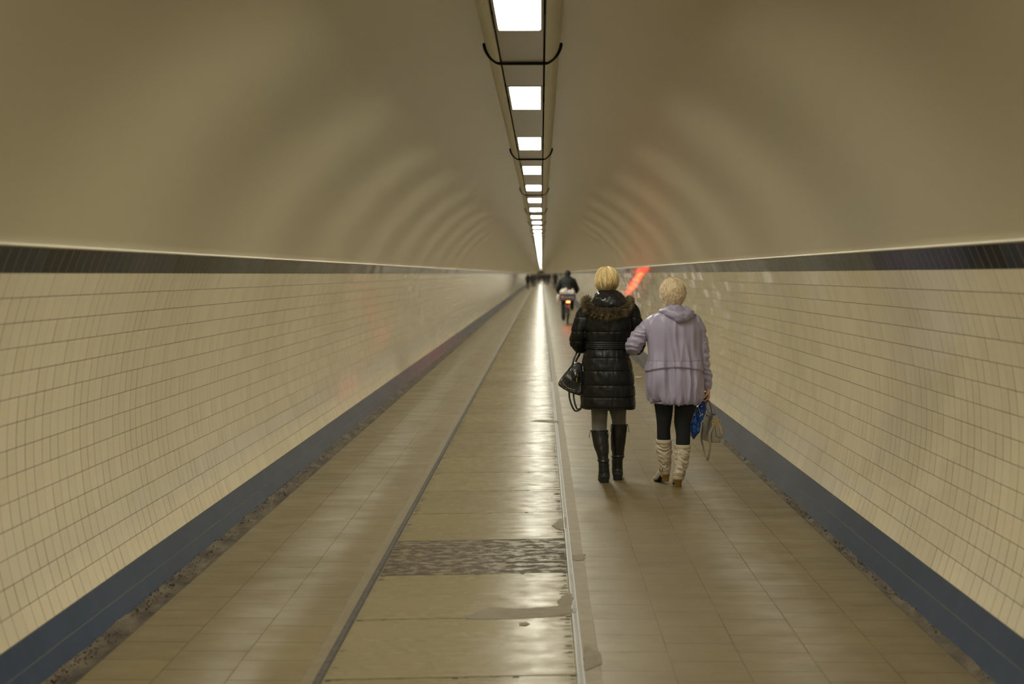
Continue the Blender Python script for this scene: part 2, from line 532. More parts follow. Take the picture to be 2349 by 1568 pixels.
M['casing'] = mat('grey painted casing', (.60, .57, .47), rough=.42, spec=.5, var=(3.0, (.56, .53, .435)))
M['cover'] = mat('grey satin cover', (.31, .285, .235), rough=.35, spec=.6, metal=.25, var=(1.6, (.285, .26, .215)))
M['frame'] = mat('grey light frame', (.30, .28, .235), rough=.4, metal=.3)
M['black'] = mat('matt black', (.010, .010, .011), rough=.75, spec=.25)
M['diffuser'] = mat('lit diffuser', (.8, .8, .8), rough=.5, emit=(LIGHT_COL, 61.0))
M['dark_end'] = mat('plastered end wall', (.80, .71, .52), rough=.8)
M['skin'] = mat('skin', (.56, .33, .225), rough=.5, bump=(60, .1, .002))
M['lips'] = mat('lips', (.42, .16, .13), rough=.45)
M['eye'] = mat('eye', (.75, .72, .68), rough=.15)
M['nylon'] = mat('black quilted nylon', (.0080, .0074, .0068), rough=.46, spec=.28, bump=(38, .35, .006))
M['nylon_shiny'] = mat('shiny black hood lining', (.012, .012, .013), rough=.32, spec=.5, bump=(20, .3, .008))
M['tights'] = mat('grey knit tights', (.095, .088, .072), rough=.85, sheen=.3, bump=(220, .3, .002), var=(9, (.15, .138, .115)))
M['black_leather'] = mat('black leather', (.010, .0098, .0095), rough=.33, spec=.5, bump=(55, .35, .004))
M['sole'] = mat('black rubber sole', (.008, .008, .008), rough=.7)
M['lilac'] = mat('lilac windcheater nylon', (.33, .295, .415), rough=.42, spec=.45, sheen=.15, bump=(26, .25, .006))
M['leggings'] = mat('black leggings', (.0085, .0085, .009), rough=.9)
M['beige_leather'] = mat('beige crumpled leather', (.50, .435, .325), rough=.45, bump=(40, .4, .006))
M['wood_heel'] = mat('stacked wooden heel', (.22, .115, .018), rough=.45, var=(30, (.17, .085, .014)))
M['buckle'] = mat('dull metal buckle', (.35, .31, .24), rough=.35, metal=.9)
M['gold'] = mat('gold fittings', (.75, .52, .13), rough=.3, metal=1.0)
M['steel'] = mat('bright steel', (.75, .72, .66), rough=.22, metal=1.0)
M['blue_plastic'] = mat('blue plastic bag film', (.004, .085, .42), rough=.25, spec=.6, bump=(30, .9, .012), var=(9, (.004, .04, .27)))
M['grey_leather'] = mat('grey leather', (.29, .262, .205), rough=.45, bump=(90, .25, .003))
M['bag_lining'] = mat('dark bag inside', (.015, .013, .011), rough=.8)
M['hair'] = strand_mat('hair strands')
M['fur'] = strand_mat('fur strands', .6, .3)
M['blonde_base'] = mat('blonde under hair', (.60, .44, .18), rough=.6, bump=(90, .8, .006))
M['grey_base'] = mat('greying under hair', (.74, .60, .40), rough=.7, bump=(70, .8, .008))
M['fur_base'] = mat('fur skin', (.03, .021, .010), rough=.9)
M['brown_hair'] = mat('dark brown hair', (.02, .015, .011), rough=.6, bump=(80, .8, .008))
M['bike_black'] = mat('black bicycle enamel', (.012, .012, .013), rough=.3)
M['tyre'] = mat('tyre rubber', (.012, .012, .012), rough=.8)
M['crate_blue'] = mat('grey blue plastic crate', (.10, .135, .20), rough=.4)
M['crate_orange'] = mat('orange badge', (.75, .22, .03), rough=.4)
M['crate_pale'] = mat('pale lettering', (.45, .43, .45), rough=.5)
M['white_plastic'] = mat('white plastic bag', (.70, .62, .56), rough=.5, bump=(18, .8, .02))
M['taillight'] = mat('red tail light', (.5, .02, .01), rough=.3, emit=((1.0, .022, .004), 150.0))
M['litter'] = mat('pale paper litter', (.75, .52, .45), rough=.7)


def cloth(name, c, r=.8):
    return mat(name, c, rough=r, bump=(14, .5, .02))


# ------------------------------------------------------------------ tunnel shell
CX, CZ, R = -0.0861, CAM_H - 0.7831, 2.15
A0L, A0R = -0.3757, -0.3842
DP = 0.1091 / R            # one tile row, as an angle
PU = 0.105                 # one tile along the tunnel
Y_BACK, Y_FAR = -9.0, 560.0
YS = [Y_BACK] + list(np.arange(-5, 60, 5.0)) + list(np.arange(60, 560, 20.0)) + [Y_FAR]


def arc_point(side, phi, r=R):
    return CX + side * r * math.cos(phi), CZ - r * math.sin(phi)


def shell_strip(name, side, phis, a0, m, rad=None, kind='structure'):
    """a strip of the tunnel lining; v in the UV map counts tile rows, u counts tiles along the tunnel"""
    v, f, uv = [], [], []
    n = len(phis)
    for Y in YS:
        for i, p in enumerate(phis):
            r = R if rad is None else rad[i]
            x, z = arc_point(side, p, r)
            v.append((x, Y, z)); uv.append((Y / PU + 400 + (0.37 if side > 0 else 0), 40 + (p - a0) / DP))
    for k in range(len(YS) - 1):
        for i in range(n - 1):
            a = k * n + i
            f.append((a, a + 1, a + n + 1, a + n) if side < 0 else (a, a + n, a + n + 1, a + 1))
    me = bpy.data.meshes.new(name)
    me.from_pydata(v, [], f); me.update()
    l = me.uv_layers.new(name='UVMap')
    idx = np.empty(len(me.loops), int); me.loops.foreach_get('vertex_index', idx)
    l.data.foreach_set('uv', np.array(uv)[idx].ravel())
    me.polygons.foreach_set('use_smooth', [True] * len(me.polygons))
    me.materials.append(m)
    o = bpy.data.objects.new(name, me); COL.objects.link(o)
    if kind: o['kind'] = kind
    return o


for side, a0, nm in ((-1, A0L, 'left'), (1, A0R, 'right')):
    shell_strip('wall_' + nm, side, np.linspace(a0, a0 + 14 * DP, 43), a0, M['tile_cream_flat' if side < 0 else 'tile_cream'])
    shell_strip('baseboard_' + nm, side, np.linspace(a0 + 14 * DP, a0 + 16.6 * DP, 9), a0, M['tile_blue'], rad=[R - .002] * 9)
    shell_strip('trim_1' if side < 0 else 'trim_2', side, [a0 - DP * 1.01, a0 - DP * .66, a0 - DP * .33, a0], a0, M['tile_dark'], rad=[R - .003] * 4)

# ceiling: one plaster vault from band to band with a small rounded lip above the dark tiles
prof = []
for k in range(7):
    a = PI * k / 6
    p = A0L - DP - (0.016 / R) * (k / 6)
    prof.append((-1, p, R - .006 * math.sin(a) - .002))
for p in np.linspace(A0L - DP - .018 / R, -PI / 2, 60): prof.append((-1, p, R))
for p in np.linspace(-PI / 2, A0R - DP - .018 / R, 60)[1:]: prof.append((1, p, R))
for k in range(7):
    a = PI * k / 6
    p = A0R - DP - (0.016 / R) * (1 - k / 6)
    prof.append((1, p, R - .006 * math.sin(a) - .002))
v, f = [], []
for Y in YS:
    for s_, p, r_ in prof:
        x, z = arc_point(s_, p, r_); v.append((x, Y, z))
n = len(prof)
for k in range(len(YS) - 1):
    for i in range(n - 1):
        a = k * n + i; f.append((a, a + 1, a + n + 1, a + n))
g = G(); g.add((v, f)); o = g.build('ceiling', M['plaster']); tag(o, kind='structure')

# end walls
for nm, Y in (('wall_far', Y_FAR), ('wall_back', Y_BACK)):
    th = np.linspace(0, 2 * PI, 48, endpoint=False)
    g = G(); g.add(([(CX + 2.3 * math.cos(t), Y, CZ + 2.3 * math.sin(t)) for t in th], [tuple(range(48))]))
    tag(g.build(nm, M['dark_end'], smooth=False), kind='structure')

# floor, one mesh of bands: gutters, paving, mortar borders, bed under the plates
XB = [-2.06, -1.925, -1.0, -.905, .152, .254, 1.815, 1.89]
XM = [M['gutter'], M['pave_l'], M['mortar'], M['black_gap'], M['mortar'], M['pave_r'], M['gutter']]
g = G()
for i in range(7):
    z = -.004 if i == 3 else (-.012 if i in (0, 6) else 0.0)
    for k in range(len(YS) - 1):
        g.add(([(XB[i], YS[k], z), (XB[i + 1], YS[k], z), (XB[i + 1], YS[k + 1], z), (XB[i], YS[k + 1], z)], [(0, 1, 2, 3)]), i)
tag(g.build('floor', XM, smooth=False), kind='structure')

# uneven mortar fillet and grit along each wall foot
for nm, x0, x1, wallx in (('trim_3', -1.925, -2.045, -1), ('trim_4', 1.815, 1.873, 1)):
    v, f = [], []
    ny = 900; nx = 7
    yy = np.concatenate([np.linspace(4.2, 40, 760), np.linspace(40, 200, 140)])
    for y in yy:
        for i in range(nx):
            t = i / (nx - 1)
            x = x0 + (x1 - x0) * t
            z = -.011 + .03 * t ** 2 + (.007 * mnoise.noise(Vector((x * 9, y * 2, 1))) if t > .05 else 0) + .005 * mnoise.noise(Vector((x * 30, y * 14, 4))) * t
            if t == 0: z = -.004
            v.append((x + .012 * mnoise.noise(Vector((y * 2.5, 3, t))), y, z))
    for k in range(len(yy) - 1):
        for i in range(nx - 1):
            a = k * nx + i; f.append((a, a + 1, a + nx + 1, a + nx))
    g = G(); g.add((v, f)); tag(g.build(nm, M['gutter']), kind='structure')
    g = G()
    for k in range(1500 if wallx < 0 else 1000):
        y = 4.6 + 30 * random.random() ** 2.2
        t = min(max(random.gauss(.72, .2), .1), .98)
        x = x0 + (x1 - x0) * t
        s = random.uniform(.0012, .0048) * (1.8 if random.random() < .06 else 1)
        z = -.008 + .03 * t * t
        q = Euler((random.random() * 6, random.random() * 6, 0)).to_matrix()
        g.add(ell((x, y, z), (s * 1.3, s, s * .7), q, 5, 4))
    o = g.build('debris', M['grit'], smooth=False)
    tag(o, 'loose grit and dirt along the foot of the %s blue tiled base' % ('left' if wallx < 0 else 'right'), 'debris', kind='stuff')

# weep holes: small dark pipes through the blue base
for px, py, side, ph in ((186, 1488, -1, 0.405), (2224, 1490, 1, .40)):
    x, z = arc_point(side, ph)
    r_ = ray(px, py); k = (x - CO.x) / r_.x
    P = CO + r_ * k
    g = G(); g.add(tube([(P.x + side * .03, P.y, P.z), (P.x - side * .006, P.y, P.z)], .012, 12, 2))
    o = g.build('drain_spout', M['black'])
    tag(o, 'small black weep spout low in the %s blue tiled base, near the camera' % ('left' if side < 0 else 'right'), 'drain spout')

# ------------------------------------------------------------------ floor plates and their edge strips
P_A = at_z(1070, 1558).y; P_B = at_z(1130, 1019).y
PP = (P_B - P_A) / 9 if abs((P_B - P_A) / 9 - 1.0) < abs((P_B - P_A) / 8 - 1.0) else (P_B - P_A) / 8
PX0, PX1 = -.905, .150
SKEW = 0.055


def plate_mesh(seed, worn=False, mats=None):
    rnd = random.Random(seed)
    g = G()
    L = PP - .013
    w = PX1 - PX0

    def P3(s, t, z):    # s across 0..1, t along 0..1
        return (PX0 + s * w, (t - .5) * L + SKEW * (s - .5) * w, z + .0115 * s)
    b = .002
    top = [P3(0 + b, 0 + b, .004), P3(1 - b, b, .004), P3(1 - b, 1 - b, .004), P3(b, 1 - b, .004)]
    low = [P3(0, 0, .002), P3(1, 0, .002), P3(1, 1, .002), P3(0, 1, .002)]
    bot = [P3(0, 0, -.003), P3(1, 0, -.003), P3(1, 1, -.003), P3(0, 1, -.003)]
    # top is gridded so that the sheet can be faintly uneven
    N = 12
    v, f = [], []
    for j in range(N + 1):
        for i in range(N + 1):
            s, t = b + (1 - 2 * b) * i / N, b + (1 - 2 * b) * j / N
            p = P3(s, t, .004)
            e = min(s, 1 - s, t, 1 - t)
            v.append((p[0], p[1], p[2] + min(e * 5, 1) * .0012 * mnoise.noise(Vector((s * 2.3 + seed, t * 2.3, seed * .7)))))
    for j in range(N):
        for i in range(N):
            a = j * (N + 1) + i; f.append((a, a + 1, a + N + 2, a + N + 1))
    g.add((v, f), 0)
    g.add((top + low + bot, [(4, 5, 1, 0), (5, 6, 2, 1), (6, 7, 3, 2), (7, 4, 0, 3), (8, 9, 5, 4), (9, 10, 6, 5), (10, 11, 7, 6), (11, 8, 4, 7)]), 0)

    def mark(s, t, ds, dt, mi=1):
        q = [P3(s - ds, t - dt, .0053), P3(s + ds, t - dt, .0053), P3(s + ds, t + dt, .0053), P3(s - ds, t + dt, .0053)]
        g.add((q, [(0, 1, 2, 3)]), mi)
    # lifting slots along the far joint
    for s in (.022, .52, .76, .985):
        mark(s, .988, .011, .010)
    for _ in range(7):
        mark(rnd.uniform(.05, .97), .993, rnd.uniform(.003, .012), .004)
    # short black ticks of old adhesive along the two long edges
    for _ in range(int(rnd.uniform(8, 22))):
        l = rnd.uniform(.008, .022); mark(.992 - l, rnd.uniform(.05, .95), l, rnd.uniform(.0025, .006))
    for _ in range(int(rnd.uniform(3, 14))):
        l = rnd.uniform(.006, .016); mark(.008 + l, rnd.uniform(.05, .95), l, rnd.uniform(.0025, .006))
    me = g.mesh('floor_plate')
    for m_ in (M['plate_worn'] if worn else M['plate'], M['black_gap']): me.materials.append(m_)
    me.polygons.foreach_set('material_index', g.m)
    return me


variants = [plate_mesh(11 + i) for i in range(6)]
ORD = ['nearest', 'second', 'third', 'fourth', 'fifth', 'sixth', 'seventh', 'eighth', 'ninth', 'tenth', 'eleventh', 'twelfth']
n_near = 0
for k in range(-9, 60):
    yc = P_A + (k + .5) * PP
    worn = (k == 2)
    me = plate_mesh(77, True) if worn else variants[(k * 5) % 6]
    o = bpy.data.objects.new('floor_plate', me); COL.objects.link(o)
    o.location = (0, yc, 0)
    o['category'] = 'floor plate'
    o['group'] = 'steel cover plates down the middle of the tunnel floor'
    if worn: lab = 'dark scuffed grey-brown steel plate with patchy worn shine, in the row of floor plates'
    elif k == -1: lab = 'steel floor plate cut off by the bottom edge of the photo'
    elif k == 0: lab = 'nearest whole steel floor plate, second below the dark scuffed one'
    elif k == 1: lab = 'steel floor plate directly below the dark scuffed one, brown filler along its near joint'
    elif k == 3: lab = 'steel floor plate just beyond the dark scuffed one, small brown blot at its edge'
    elif 4 <= k <= 12: lab = 'shiny steel floor plate, %s one beyond the dark scuffed plate' % ORD[k - 3]
    elif k < -1: lab = 'steel floor plate behind the camera, outside the photo'
    else: lab = 'far steel floor plate in the bright streak of reflected light, too distant to single out'
    o['label'] = lab
# beyond the separate plates the row carries on as one strip
ye = P_A + 60 * PP
g = G(); g.add(([(PX0, ye, .004), (PX1, ye, .0155), (PX1, Y_FAR, .0155), (PX0, Y_FAR, .004)], [(0, 1, 2, 3)]))
tag(g.build('trim_5', M['plate'], smooth=False), kind='structure')

# edge strips either side of the plates
g = G()
for k in range(0, 90):
    y0 = -4 + k * 1.2
    g.add(box((-.926, y0 + .6, .0035), (.032, 1.196, .013), None, .003), 0)
    for j in (-1, 1):
        g.add(box((-.926 + j * .009, y0 + .6, .0105), (.004, 1.19, .003)), 0)
g.add(box((-.926, 332, .0035), (.032, 456, .013)), 0)
tag(g.build('trim_6', M['rubber_joint'], smooth=False), kind='structure')
g = G()
g.add(box((.168, 275, .007), (.026, 570, .018)), 1)
y = 4.3
while y < 22:      # the zig-zag perforated cover
    for s_ in (-1, 1):
        q = Matrix.Rotation(s_ * .6, 3, 'Z')
        g.add(box((.168 + s_ * .0062, y + (0 if s_ > 0 else .016), .0165), (.013, .011, .004), q), 0)
    y += .032
for s_ in (-1, 1): g.add(box((.168 + s_ * .0125, 275, .0165), (.003, 570, .004)), 0)
tag(g.build('trim_7', [M['steel_strip'], M['black_gap']], smooth=False), kind='structure')


# brown filler patches on plates and border
def plate_top(x, z):
    return z if z < .005 else .0047 + .0115 * (x - PX0) / (PX1 - PX0)


def patch(pts, z, name, label, seed, lift=.0022):
    P = [at_z(px, py, z) for px, py in pts]
    S = []
    n = len(P)
    rnd = random.Random(seed)
    for i in range(n):
        a, b = P[i], P[(i + 1) % n]
        for k in range(8):
            t = k / 8; q = a.lerp(b, t)
            w = .012 * mnoise.noise(Vector((q.x * 25, q.y * 25, seed))) + .006 * mnoise.noise(Vector((q.x * 70, q.y * 70, seed)))
            S.append((q.x + w, q.y + w * 1.3))
    c = np.mean(S, axis=0)
    m = len(S)
    v = [(x, y, plate_top(x, z) - .002) for x, y in S] + [(c[0] + (x - c[0]) * .96, c[1] + (y - c[1]) * .96, plate_top(x, z) + lift) for x, y in S]
    f = [(i, (i + 1) % m, m + (i + 1) % m, m + i) for i in range(m)] + [tuple(range(m, 2 * m))]
    g = G(); g.add((v, f))
    o = g.build(name, M['mortar_patch'], smooth=False)
    tag(o, label, 'floor patch')
    return o


patch([(1058, 1418), (1085, 1404), (1125, 1393), (1180, 1397), (1250, 1395), (1285, 1391), (1283, 1380), (1296, 1366), (1314, 1362), (1318, 1376), (1313, 1395), (1322, 1408), (1290, 1414), (1230, 1418), (1150, 1421), (1090, 1421)], .0105, 'floor_patch', 'long brown filler patch across the floor plate joint, second joint from the bottom', 3)
patch([(1266, 1207), (1278, 1196), (1298, 1188), (1300, 1213), (1292, 1219), (1276, 1214)], .0105, 'floor_patch', 'small brown filler blot on the plate just beyond the dark scuffed plate', 5)
patch([(1339, 1497), (1344, 1480), (1350, 1478), (1362, 1489), (1377, 1496), (1381, 1523), (1366, 1529), (1345, 1538), (1338, 1528)], .001, 'floor_patch', 'brown filler patch on the mortar border right of the perforated strip', 8)
patch([(1217, 965), (1240, 963), (1281, 966), (1279, 971), (1245, 969)], .0105, 'floor_patch', 'thin brown filler smear on the far bright plate, left of the black boots', 9)
patch([(1305, 1273), (1326, 1272), (1342, 1270), (1341, 1284), (1318, 1286), (1312, 1283)], .001, 'floor_patch', 'squarish brown filler spot on the border beside the dark scuffed plate', 12)
patch([(1190, 1431), (1204, 1428), (1216, 1432), (1206, 1437), (1192, 1436)], .0105, 'floor_patch', 'tiny brown filler chip on the nearest whole plate', 14)

# ------------------------------------------------------------------ ceiling strip: casing, cover panels, lights, hoops
TX, TZ = -.107, CAM_H + 1.2
cas = [(-.205, TZ + .165), (-.212, TZ + .13), (-.210, TZ + .095), (-.198, TZ + .058), (-.178, TZ + .026), (-.155, TZ + .006), (-.140, TZ), (-.1285, TZ)]
g = G()
for s_ in (-1, 1):
    pr = spline([(s_ * -x if s_ > 0 else x, 0, z) for x, z in cas], 4)
    pr = [(TX + p[0], p[2]) for p in pr] + [(TX + s_ * .1285, TZ + .05)]
    v, f = [], []
    for Y in YS:
        for x, z in pr: v.append((x, Y, z))
    n = len(pr)
    for k in range(len(YS) - 1):
        for i in range(n - 1):
            a = k * n + i; f.append((a, a + 1, a + n + 1, a + n) if s_ < 0 else (a, a + n, a + n + 1, a + 1))
    g.add((v, f), 0)
g.add(([(TX - .1285, Y_BACK, TZ + .05), (TX + .1285, Y_BACK, TZ + .05), (TX + .1285, Y_FAR, TZ + .05), (TX - .1285, Y_FAR, TZ + .05)], [(0, 1, 2, 3)]), 1)
o = g.build('light_casing', [M['casing'], M['black']])
tag(o, 'long grey curved casing running along the crown of the tunnel, carrying the lights', 'light casing')

y_far = [at_z(1200, y_, TZ).y for y_ in (68, 252, 345, 401, 437)]
y_near = [at_z(1205, y_, TZ).y for y_ in (200, 317)]
LS = (y_far[4] - y_far[0]) / 4
LL = ((y_far[1] - y_near[0]) + (y_far[2] - y_near[1])) / 2
print('plate pitch', PP, 'light spacing', LS, 'length', LL)
YL0 = y_far[0] - LL / 2


def rrect(hx, hy, r, n=5):
    p = []
    for cx_, cy_, a in ((hx - r, hy - r, 0), (-hx + r, hy - r, PI / 2), (-hx + r, -hy + r, PI), (hx - r, -hy + r, 3 * PI / 2)):
        for i in range(n): p.append((cx_ + r * math.cos(a + i / (n - 1) * PI / 2), cy_ + r * math.sin(a + i / (n - 1) * PI / 2)))
    return p


g = G()
ri = rrect(.102, LL / 2, .012); ro = rrect(.1165, LL / 2 + .03, .004)
n = len(ri)
v = [(x, y, .002) for x, y in ri] + [(x, y, -.003) for x, y in ri] + [(x, y, -.003) for x, y in ro] + [(x, y, .03) for x, y in ro]
f = []
for i in range(n):
    j = (i + 1) % n
    f += [(i, j, n + j, n + i), (n + i, n + j, 2 * n + j, 2 * n + i), (2 * n + i, 2 * n + j, 3 * n + j, 3 * n + i)]
f.append(tuple(range(3 * n, 4 * n)))
g.add((v, f)); me_frame = g.mesh('light_frame'); me_frame.materials.append(M['frame'])
g = G(); g.add(([(x, y, .002) for x, y in ri], [tuple(range(n))[::-1]])); me_diff = g.mesh('diffuser'); me_diff.materials.append(M['diffuser'])
g = G()
g.add(box((0, 0, .010), (.011, LL * .34, .016), None, .003))
me_clip = g.mesh('clip'); me_clip.materials.append(M['black'])
gap = LS - LL - .06
g = G(); g.add(box((0, 0, .006), (.235, gap - .008, .014), None, .003)); me_cover = g.mesh('cover_panel'); me_cover.materials.append(M['cover'])
for me_ in (me_cover,): me_.polygons.foreach_set('use_smooth', [False] * len(me_.polygons))
pr = [(x - .004 if i < 6 else x, z - .004) for i, (x, z) in enumerate(cas[2:])]
half = [(-.219, .100), (-.213, .075), (-.201, .050), (-.184, .027), (-.163, .009), (-.143, -.003), (-.125, -.007), (-.10, -.007), (-.05, -.007)]
path = half + [(0, -.007)] + [(-x, z) for x, z in half[::-1]]
g = G(); g.add(tube([(x, 0, z) for x, z in path], (.0095), 12, 5, up=(0, 1, 0)))
me_hoop = g.mesh('support_hoop'); me_hoop.materials.append(M['black'])
me_hoop.polygons.foreach_set('use_smooth', [True] * len(me_hoop.polygons))

n_l = int((Y_FAR - YL0) / LS)
first = None
for k in range(-4, n_l):
    y = YL0 + k * LS
    if k < 0: lab = 'lit ceiling panel over the stretch of tunnel behind the camera'
    elif k == 0: lab = 'nearest lit ceiling panel, cut off by the top edge of the photo'
    elif k < 9: lab = 'lit white ceiling panel, %s from the top of the photo' % ORD[k]
    else: lab = 'far lit ceiling panel blending with its neighbours into one bright line'
    r_ = empty('ceiling_light', (TX, y, TZ))
    tag(r_, lab, 'ceiling light', 'lit panels in the ceiling strip')
    for nm, me_, dx, dy in (('light_frame', me_frame, 0, 0), ('diffuser', me_diff, 0, 0), ('clip', me_clip, -.1235, -.34), ('clip', me_clip, .1235, -.34), ('clip', me_clip, -.1235, .34), ('clip', me_clip, .1235, .34)):
        if k > 16 and nm == 'clip': continue
        c = bpy.data.objects.new(nm, me_); COL.objects.link(c); c.parent = r_; c.location = (dx, dy * LL, 0)
    yc = y + LS / 2
    c = bpy.data.objects.new('cover_panel', me_cover); COL.objects.link(c); c.location = (TX, yc, TZ)
    if k < -1: lab = 'grey ceiling cover panel over the tunnel behind the camera'
    elif k == -1: lab = 'grey ceiling cover panel just outside the top of the photo'
    elif k < 8: lab = 'grey satin cover panel just beyond the %s lit ceiling panel' % ORD[k]
    else: lab = 'far grey cover panel between the lit ceiling panels'
    tag(c, lab, 'cover panel', 'cover panels between the ceiling lights')
YH = at_z(1198, 145, TZ - .006).y; YH2 = at_z(1215, 366, TZ - .006).y
HS = 2 * LS
for k in range(-1, 82):
    y = YH + k * HS
    if y > Y_FAR: break
    c = bpy.data.objects.new('support_hoop', me_hoop); COL.objects.link(c); c.location = (TX, y, TZ)
    if k < 0: lab = 'black hoop under the ceiling casing behind the camera'
    elif k < 5: lab = 'black bent hoop under the ceiling casing, %s' % ['nearest and largest', 'second from the top', 'third from the top', 'fourth from the top', 'fifth from the top'][k]
    else: lab = 'far tiny black hoop under the ceiling casing'
    tag(c, lab, 'support hoop', 'black hoops holding the ceiling casing')


# ------------------------------------------------------------------ people: shared pieces
def head_parts(g, c, s=1.0, yaw=0.0, neck_to=None, ears=True, neck_r=.052):
    """skull, face, ears and neck; c is the middle of the head, face towards +y"""
    q = Matrix.Rotation(yaw, 3, 'Z')
    c = Vector(c)

    def at(x, y, z): return tuple(c + q @ Vector((x * s, y * s, z * s)))

    def e(x, y, z, a, b, d): g.add(ell(at(x, y, z), (a * s, b * s, d * s), q, 22, 14))
    e(0, -.008, .022, .0735, .093, .088)      # cranium
    e(0, .030, -.035, .058, .062, .078)       # face
    e(0, .050, -.088, .036, .038, .030)       # chin
    for sx in (-1, 1):
        e(sx * .040, .045, -.030, .022, .030, .022)   # cheek
        e(sx * .030, .080, .018, .022, .012, .009)    # brow
        e(sx * .052, .005, -.070, .020, .040, .024)   # jaw corner
        if ears: g.add(ell(at(sx * .0765, -.008, -.016), (.009 * s, .019 * s, .031 * s), q @ Matrix.Rotation(sx * -.3, 3, 'Z'), 12, 10))
    g.add(tube([at(0, .082, .012), at(0, .094, -.010), at(0, .105, -.028)], [.008 * s, .010 * s, .012 * s], 12, 4))
    for sx in (-1, 1): e(sx * .011, .093, -.032, .009, .010, .007)
    e(0, .083, -.055, .024, .010, .0065); e(0, .080, -.066, .021, .010, .007)
    e(0, .055, -.070, .040, .034, .034)
    if neck_to is not None:
        nt_ = Vector(neck_to)
        g.add(tube([at(0, -.015, -.045), tuple(Vector(at(0, -.018, -.11)).lerp(nt_, .35)), tuple(nt_)], [neck_r, neck_r * .98, neck_r * 1.25], 20, 4))


def eyes(parent, c, s=1.0, yaw=0.0):
    q = Matrix.Rotation(yaw, 3, 'Z'); c = Vector(c)
    g = G()
    for sx in (-1, 1):
        p = c + q @ Vector((sx * .031 * s, .0785 * s, .003 * s))
        g.add(ell(tuple(p), (.0125 * s, .0105 * s, .0075 * s), q, 14, 10), 0)
        p2 = p + q @ Vector((0, .0085 * s, 0))
        g.add(ell(tuple(p2), (.0055 * s, .0025 * s, .0055 * s), q, 12, 8), 1)
    g.build('eyes', [M['eye'], M['black']], parent)
    g = G()
    for dz, r_ in ((-.0565, .0042), (-.0645, .0048)):
        g.add(tube([tuple(c + q @ Vector((x * s, (.0895 - .9 * x * x * 9) * s, (dz - abs(x) * .05) * s))) for x in (-.021, -.011, 0, .011, .021)], [.0015, r_, r_, r_, .0015], 10, 3))
    g.build('lips', M['lips'], parent)


def hand_parts(g, wrist, d, n, thumb_side=1, curl=(.4, .5, .4), s=1.0, spread=.06):
    """palm, four fingers of unequal length and a thumb; d = way the fingers point, n = way the palm faces"""
    d = Vector(d).normalized(); n = Vector(n); n = (n - d * n.dot(d)).normalized()
    sd = d.cross(n).normalized() * thumb_side
    w = Vector(wrist)
    g.add(tube([w - d * .02, w + d * .02, w + d * .055, w + d * .088], [(.024 * s, .019 * s), (.030 * s, .018 * s), (.038 * s, .016 * s), (.036 * s, .013 * s)], 16, 4, up=tuple(n)))
    L = (.042, .047, .043, .034)
    for i in range(4):
        off = (1.5 - i) * .0195 * s
        p = w + d * (.086 - .004 * abs(i - 1)) * s + sd * off
        pts = [p - d * .02]
        dirv = (d + sd * (1.5 - i) * spread).normalized()
        pts.append(p.copy())
        ax = dirv.cross(n).normalized()
        for k in range(3):
            a = curl[k] * (1 + .08 * i)
            dirv = (Quaternion(ax, a) @ dirv)
            if dirv.length == 0: break
            p = p + dirv * L[i] * s * (1.0, .68, .52)[k]
            pts.append(p.copy())
        r0 = (.0088, .0092, .0088, .0078)[i] * s
        g.add(tube([tuple(x) for x in pts], [r0 * 1.05, r0 * 1.05, r0, r0 * .92, r0 * .8], 10, 4))
    b = w + d * .022 * s + sd * .026 * s
    t1 = b + (d * .6 + sd * .65 + n * .35).normalized() * .038 * s
    t2 = t1 + (d * .75 + sd * .15 + n * .6).normalized() * .030 * s
    t3 = t2 + (d * .7 - sd * .1 + n * .7).normalized() * .022 * s
    g.add(tube([tuple(w + d * .01 + sd * .012), tuple(b), tuple(t1), tuple(t2), tuple(t3)], [.014 * s, .0145 * s, .011 * s, .010 * s, .008 * s], 10, 4))


def strands(name, lines, widths, cols, m, parent):
    """hair as fine tapered blades, all in one mesh with a colour per strand"""
    V, Fc, C = [], [], []
    for pts, w, c in zip(lines, widths, cols):
        pts = np.asarray(pts); k = len(pts)
        t = np.gradient(pts, axis=0)
        rnd = np.random.normal(size=3)
        sd = np.cross(t, rnd); sd /= np.linalg.norm(sd, axis=1)[:, None] + 1e-9
        b = len(V)
        for i in range(k):
            ww = w * (1 - .85 * (i / (k - 1)) ** 2)
            V.append(pts[i] - sd[i] * ww); V.append(pts[i] + sd[i] * ww)
            C.append(c); C.append(c)
        for i in range(k - 1):
            a = b + 2 * i; Fc.append((a, a + 1, a + 3, a + 2))
    me = bpy.data.meshes.new(name)
    me.from_pydata([tuple(p) for p in V], [], Fc); me.update()
    ca = me.color_attributes.new('strand', 'FLOAT_COLOR', 'POINT')
    arr = np.ones((len(C), 4)); arr[:, :3] = np.array(C)
    ca.data.foreach_set('color', arr.ravel())
    me.polygons.foreach_set('use_smooth', [True] * len(me.polygons))
    me.materials.append(m)
    o = bpy.data.objects.new(name, me); COL.objects.link(o)
    if parent: o.parent = parent
    return o


